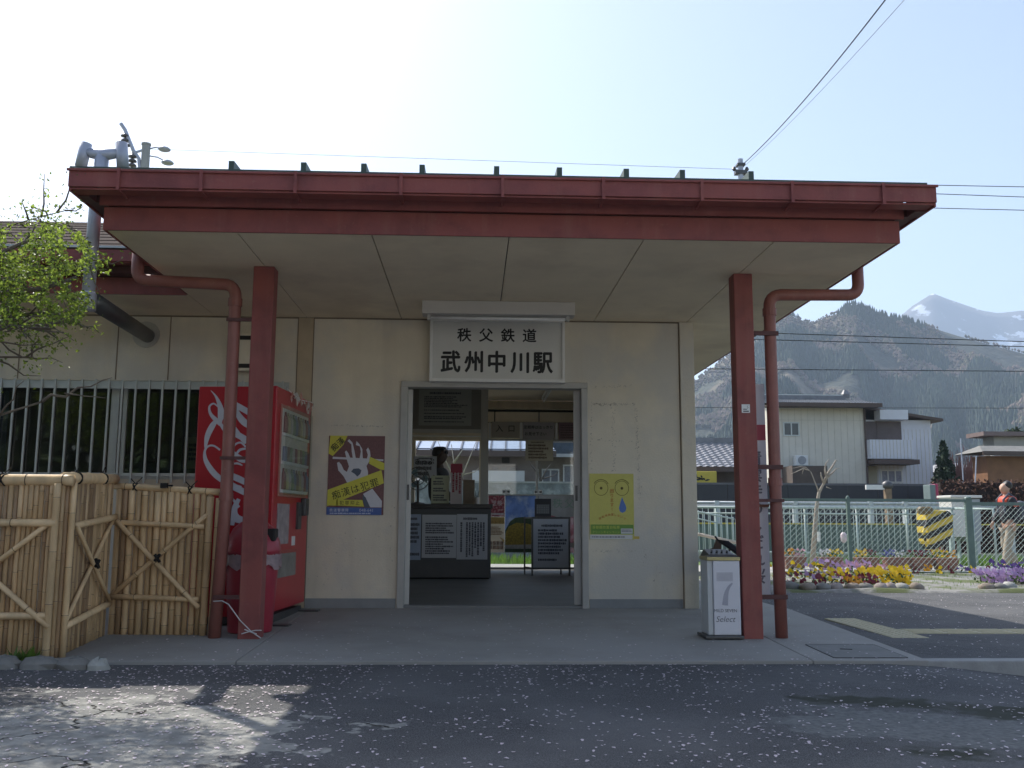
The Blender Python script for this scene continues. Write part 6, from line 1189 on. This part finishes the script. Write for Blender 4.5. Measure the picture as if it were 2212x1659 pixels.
for (x0, y0, x1, y1) in ((318, 322, 355, 322), (318, 336, 362, 351)):
    A, Bq = P(x0, y0, 25), P(x1, y1, 25); l = MB().tube([A, (A+Bq)/2+Z*.05, Bq], .018, n=6).build('lamp_arm', GALV, r); MB().lathe((Bq.x, Bq.y, Bq.z-.04), [(.02, .1), (.12, .08), (.17, .03), (.14, 0)], n=10).build('lamp_head', GALV, l, smooth=True)
c = P(1600, 380, 25); tp = P(1598, 344, 25).z
r = root('utility_pole', (c.x, 25, gz), 'thin steel pole top with clamps above the right part of the roof', 'utility pole'); MB().tube([(c.x, 25, gz), (c.x, 25, tp)], [.15, .075], n=12).build('shaft', GALV, r); t = MB(); zc = P(1600, 374, 25).z
t.box(c.x-.16, c.x+.16, 24.9, 25.1, zc-.04, zc+.06); t.box(c.x-.11, c.x+.11, 24.88, 25.12, zc+.2, zc+.26); t.build('clamp', STEEL, r); t = MB(); [t.lathe((c.x+dx, 25, zc+.06), [(.03, 0), (.06, .05), (.03, .12)], n=8) for dx in (-.18, .18)]; t.build('insulator', INS, r)
WR = mat('wire', (.03, .03, .035), .5); WRL = mat('pale_wire', (.26, .27, .30), .4)
def wire(label, A, Bq, sag, rad, m=WR, n=16):
    A, Bq = Vector(A), Vector(Bq); o = MB().tube([A+(Bq-A)*(i/n)-Z*(sag*4*(i/n)*(1-i/n)) for i in range(n+1)], rad, n=5).build('overhead_wire', m, loc=A); return tag(o, label, 'wire', 'overhead wires')
wire('thicker wire rising steeply from the steel pole to the top edge', P(1608, 352, 25), P(1935, -30, 13), .15, .012)
wire('thin wire rising from the steel pole, right of the thicker one', P(1609, 358, 25), P(1978, -28, 13), .1, .005, WRL)
wire('faint wire crossing the sky from the left pole to the steel pole', P(322, 322, 25), P(1597, 366, 25), -.0, .006, WRL)
wire('topmost of the three wires right of the roof corner', P(1700, 394, 26), P(2330, 406, 26), .0, .012)
wire('middle of the three wires right of the roof corner', P(1700, 407, 26), P(2330, 430, 26), .0, .012)
wire('lowest of the three wires right of the roof corner', P(1700, 442, 26), P(2330, 457, 26), .0, .012)
# railway catenary
t = MB()
for i, (ya, yb, lab) in enumerate(((712, 742, 'upper catenary wire in front of the mountains'), (728, 752, 'second catenary wire below the upper one with droppers'), (796, 803, 'contact wire in front of the mountain foot'), (880, 882, 'low thin wire in front of the wooded slope'))):
    wire(lab, P(1440, ya, 28+i), P(2330, yb, 28+i), .0, .014 if i < 3 else .009)
dr = ((1880, 726, 746, 28.5), (1690, 745, 800, 28.6), (2195, 806, 880, 28.6), (2090, 738, 750, 28.5), (2030, 880, 820, 28.6))
for k, (px, y0, y1, Yd) in enumerate(dr[:3]): tag(MB().tube([P(px, y0, Yd), P(px, min(y1, y0+30), Yd)], .012, n=5).build('wire_dropper', WRL, loc=P(px, y1, Yd)), 'short pale dropper rod hanging between catenary wires', 'wire dropper', 'catenary droppers')

# ------------------------------------------------------------------ mountains
cx_ = [-400, -200, 60, 130, 189, 232, 262, 275, 286, 297, 306, 318, 326, 332, 338, 347, 360, 375, 398, 420, 450, 481, 540, 620, 760, 950]
cz_ = [60, 75, 92, 104, 118, 152, 176, 180, 173, 171.5, 177, 181, 188, 190, 188, 184, 179, 177.5, 170, 163, 155, 147, 128, 110, 95, 80]
def crest(x): return float(np.interp(x, cx_, cz_))
def hz(x, y):
    xp = x*800/max(y, 1); s_ = (y-300)/500
    if s_ <= 0: return -1.0
    k = y/800
    if s_ <= 1:
        sp = mn.noise((xp*.012+3, s_*1.3, .7)); f = s_**1.25+(.34*sp+.14*mn.noise((xp*.035, s_*2.6, 4)))*math.sin(math.pi*s_)
        n_ = mn.fractal((x*.02, y*.02, 0), 1.0, 2.0, 4)*7*math.sin(math.pi*min(1, s_*1.02))
        return max(-1, crest(xp)*k*min(f, .985+.015*s_)+n_*min(1, (1-s_)*6))
    return crest(xp)*k*max(0, 1-(s_-1)*1.1)
FOR = mat('forest_slope', (.036, .042, .027), .95, .35, .03, col2=(.145, .118, .078), scale2=.013, thr=(.50, .58), bump=.6, bscale=.12, detail=8)
for nd in FOR.node_tree.nodes:
    if nd.type == 'BUMP': nd.inputs['Distance'].default_value = 6
grid('forest_mountain', list(np.linspace(-380, 900, 150)), list(np.linspace(296, 1100, 90)), hz, FOR)
rg2 = np.random.default_rng(5); mb = MB(); cnt = 0
while cnt < 30000:
    y = 330+472*rg2.random()**.8; x = rg2.uniform(90, 520)*y/800
    nn = mn.noise((x*.011+7, y*.011, 2.2))+.5*mn.noise((x*.03, y*.03, 1)); 
    if nn > .46 or mn.noise((x*.02+31, y*.013, 5)) > .5: continue
    z = hz(x, y); br = nn > .12
    k = rg2.uniform(.7, 1.25)*(1 if not br else .85)*(1 if y < 755 else .6)
    if br:
        hgt, rad = 5*k, 2.0*k; mb.add([(x+rad*math.cos(a), y+rad*math.sin(a), z+hgt*.5) for a in (0, 1.26, 2.51, 3.77, 5.03)]+[(x, y, z+hgt), (x, y, z)], [(i, (i+1) % 5, 5) for i in range(5)]+[((i+1) % 5, i, 6) for i in range(5)], 1 if rg2.random() < .6 else 2)
    else:
        hgt, rad = 6.8*k, 1.8*k; mb.add([(x+rad*math.cos(a), y+rad*math.sin(a), z-.5) for a in (0, 1.26, 2.51, 3.77, 5.03)]+[(x, y, z+hgt)], [(i, (i+1) % 5, 5) for i in range(5)], 0)
    cnt += 1
tag(kind(mb.build('hillside_forest', [mat('far_conifer', (.018, .038, .022), .9, .3, .05), mat('far_bare_wood', (.125, .09, .07), .9, .25, .05), mat('far_olive_wood', (.10, .09, .05), .9, .25, .05)]), 'stuff'), 'dense conifer and bare woods covering the near mountain slope', 'forest')
def fz(x, y):
    s_ = max(0, 1-abs(y-2500)/560); px = [700, 1000, 1145, 1200, 1259, 1300, 1393, 1440, 1512, 1600, 1900, 2300]; pz = [300, 430, 540, 585, 622, 606, 575, 568, 577, 560, 470, 380]
    xp = x*2500/y; return float(np.interp(xp, px, pz))*(y/2500)*s_**.9+mn.fractal((x*.006, y*.006, 0), 1, 2, 5)*28*min(1, s_*1.0)*(1-s_)*2
SNOW = mat('far_mountain_rock', (.10, .095, .105), .95, .25, .01, col2=(.60, .63, .69), scale2=.02, thr=(.55, .60), detail=9)
grid('snowy_peak', list(np.linspace(700, 2300, 110)), list(np.linspace(1940, 3060, 61)), fz, SNOW)

# ------------------------------------------------------------------ surroundings behind the photographer, for reflections; pale houses and paving added as fill light
DT = mat('street_tree_leaf', (.04, .07, .02), .7, .4, 1)
for i, (x, y, h) in enumerate(((-13.5, -7, 6.0), (-9.5, -9, 6.5), (-6.5, -7.5, 5.5))):
    r = root('street_tree', (x, y, -.3), ('broad green tree across the forecourt, west one', 'tall green tree across the forecourt, middle one', 'green tree across the forecourt, east one')[i], 'tree', 'trees across the forecourt'); MB().tube([(x, y, -.3), (x+.1, y, h*.55)], [.25, .15], n=8).build('trunk', BARK, r)
    t = MB(); foliage(t, lambda: ((x+rnd(-1, 1)*3.2, y+rnd(-1, 1)*2, h*.22+abs(rnd(-1, 1))*h*.75), 1), 2600, .55); t.build('crown', DT, r)

PALE = mat('pale_render', (.78, .76, .70), .8, .04, 2)
for i, (x0, x1, y_, h, lab) in enumerate(((-5.5, 3.0, -10, 6.0, 'unseen house across the forecourt, rendered pale as fill light, nearest to the road'), (4.0, 13.0, -9, 6.4, 'unseen house across the forecourt, rendered pale as fill light, east one'), (-22, -15, -9, 6.0, 'unseen house across the forecourt, rendered pale as fill light, west one'))):
    r = root('pale_fill_house', ((x0+x1)/2, y_, -.3), lab, 'house', 'houses across the forecourt'); MB().box(x0, x1, y_-7, y_, -.3, h).build('wall', PALE, r)
    MB().add([(x0-.5, y_+.6, h), (x1+.5, y_+.6, h), (x1+.5, y_-3.5, h+1.8), (x0-.5, y_-3.5, h+1.8), (x0-.5, y_-7.6, h), (x1+.5, y_-7.6, h)], [(0, 1, 2, 3), (3, 2, 5, 4), (0, 3, 4), (1, 5, 2)]).build('roof', mat('navy_tile', (.05, .06, .10), .5, .2, 4), r)
    for k in range(3): xx = x0+1.2+k*(x1-x0-2.4)/2; MB().box(xx-.6, xx+.6, y_+.001, y_+.05, 3.6, 4.8).build('window', WIN, r)
kind(MB().add([(-25, -8.8, -.27), (25, -8.8, -.27), (25, 1.5, -.20), (-25, 1.5, -.20)], [(0, 1, 2, 3)]).build('forecourt_paving', mat('pale_paving', (.42, .41, .38), .85, .1, 2)), 'structure')  # unseen pale ground added to bounce sunlight onto the shaded front
# ------------------------------------------------------------------ air
hm = bpy.data.materials.new('haze_air'); hm.use_nodes = True; N = hm.node_tree.nodes; N.remove(N['Principled BSDF']); v = N.new('ShaderNodeVolumePrincipled'); v.inputs['Color'].default_value = (.64, .79, 1, 1); v.inputs['Density'].default_value = .0003; v.inputs['Anisotropy'].default_value = .1
hm.node_tree.links.new(v.outputs[0], N['Material Output'].inputs['Volume'])
kind(MB().box(-800, 2450, -50, 3150, -1.5, 690).build('haze', hm), 'stuff')
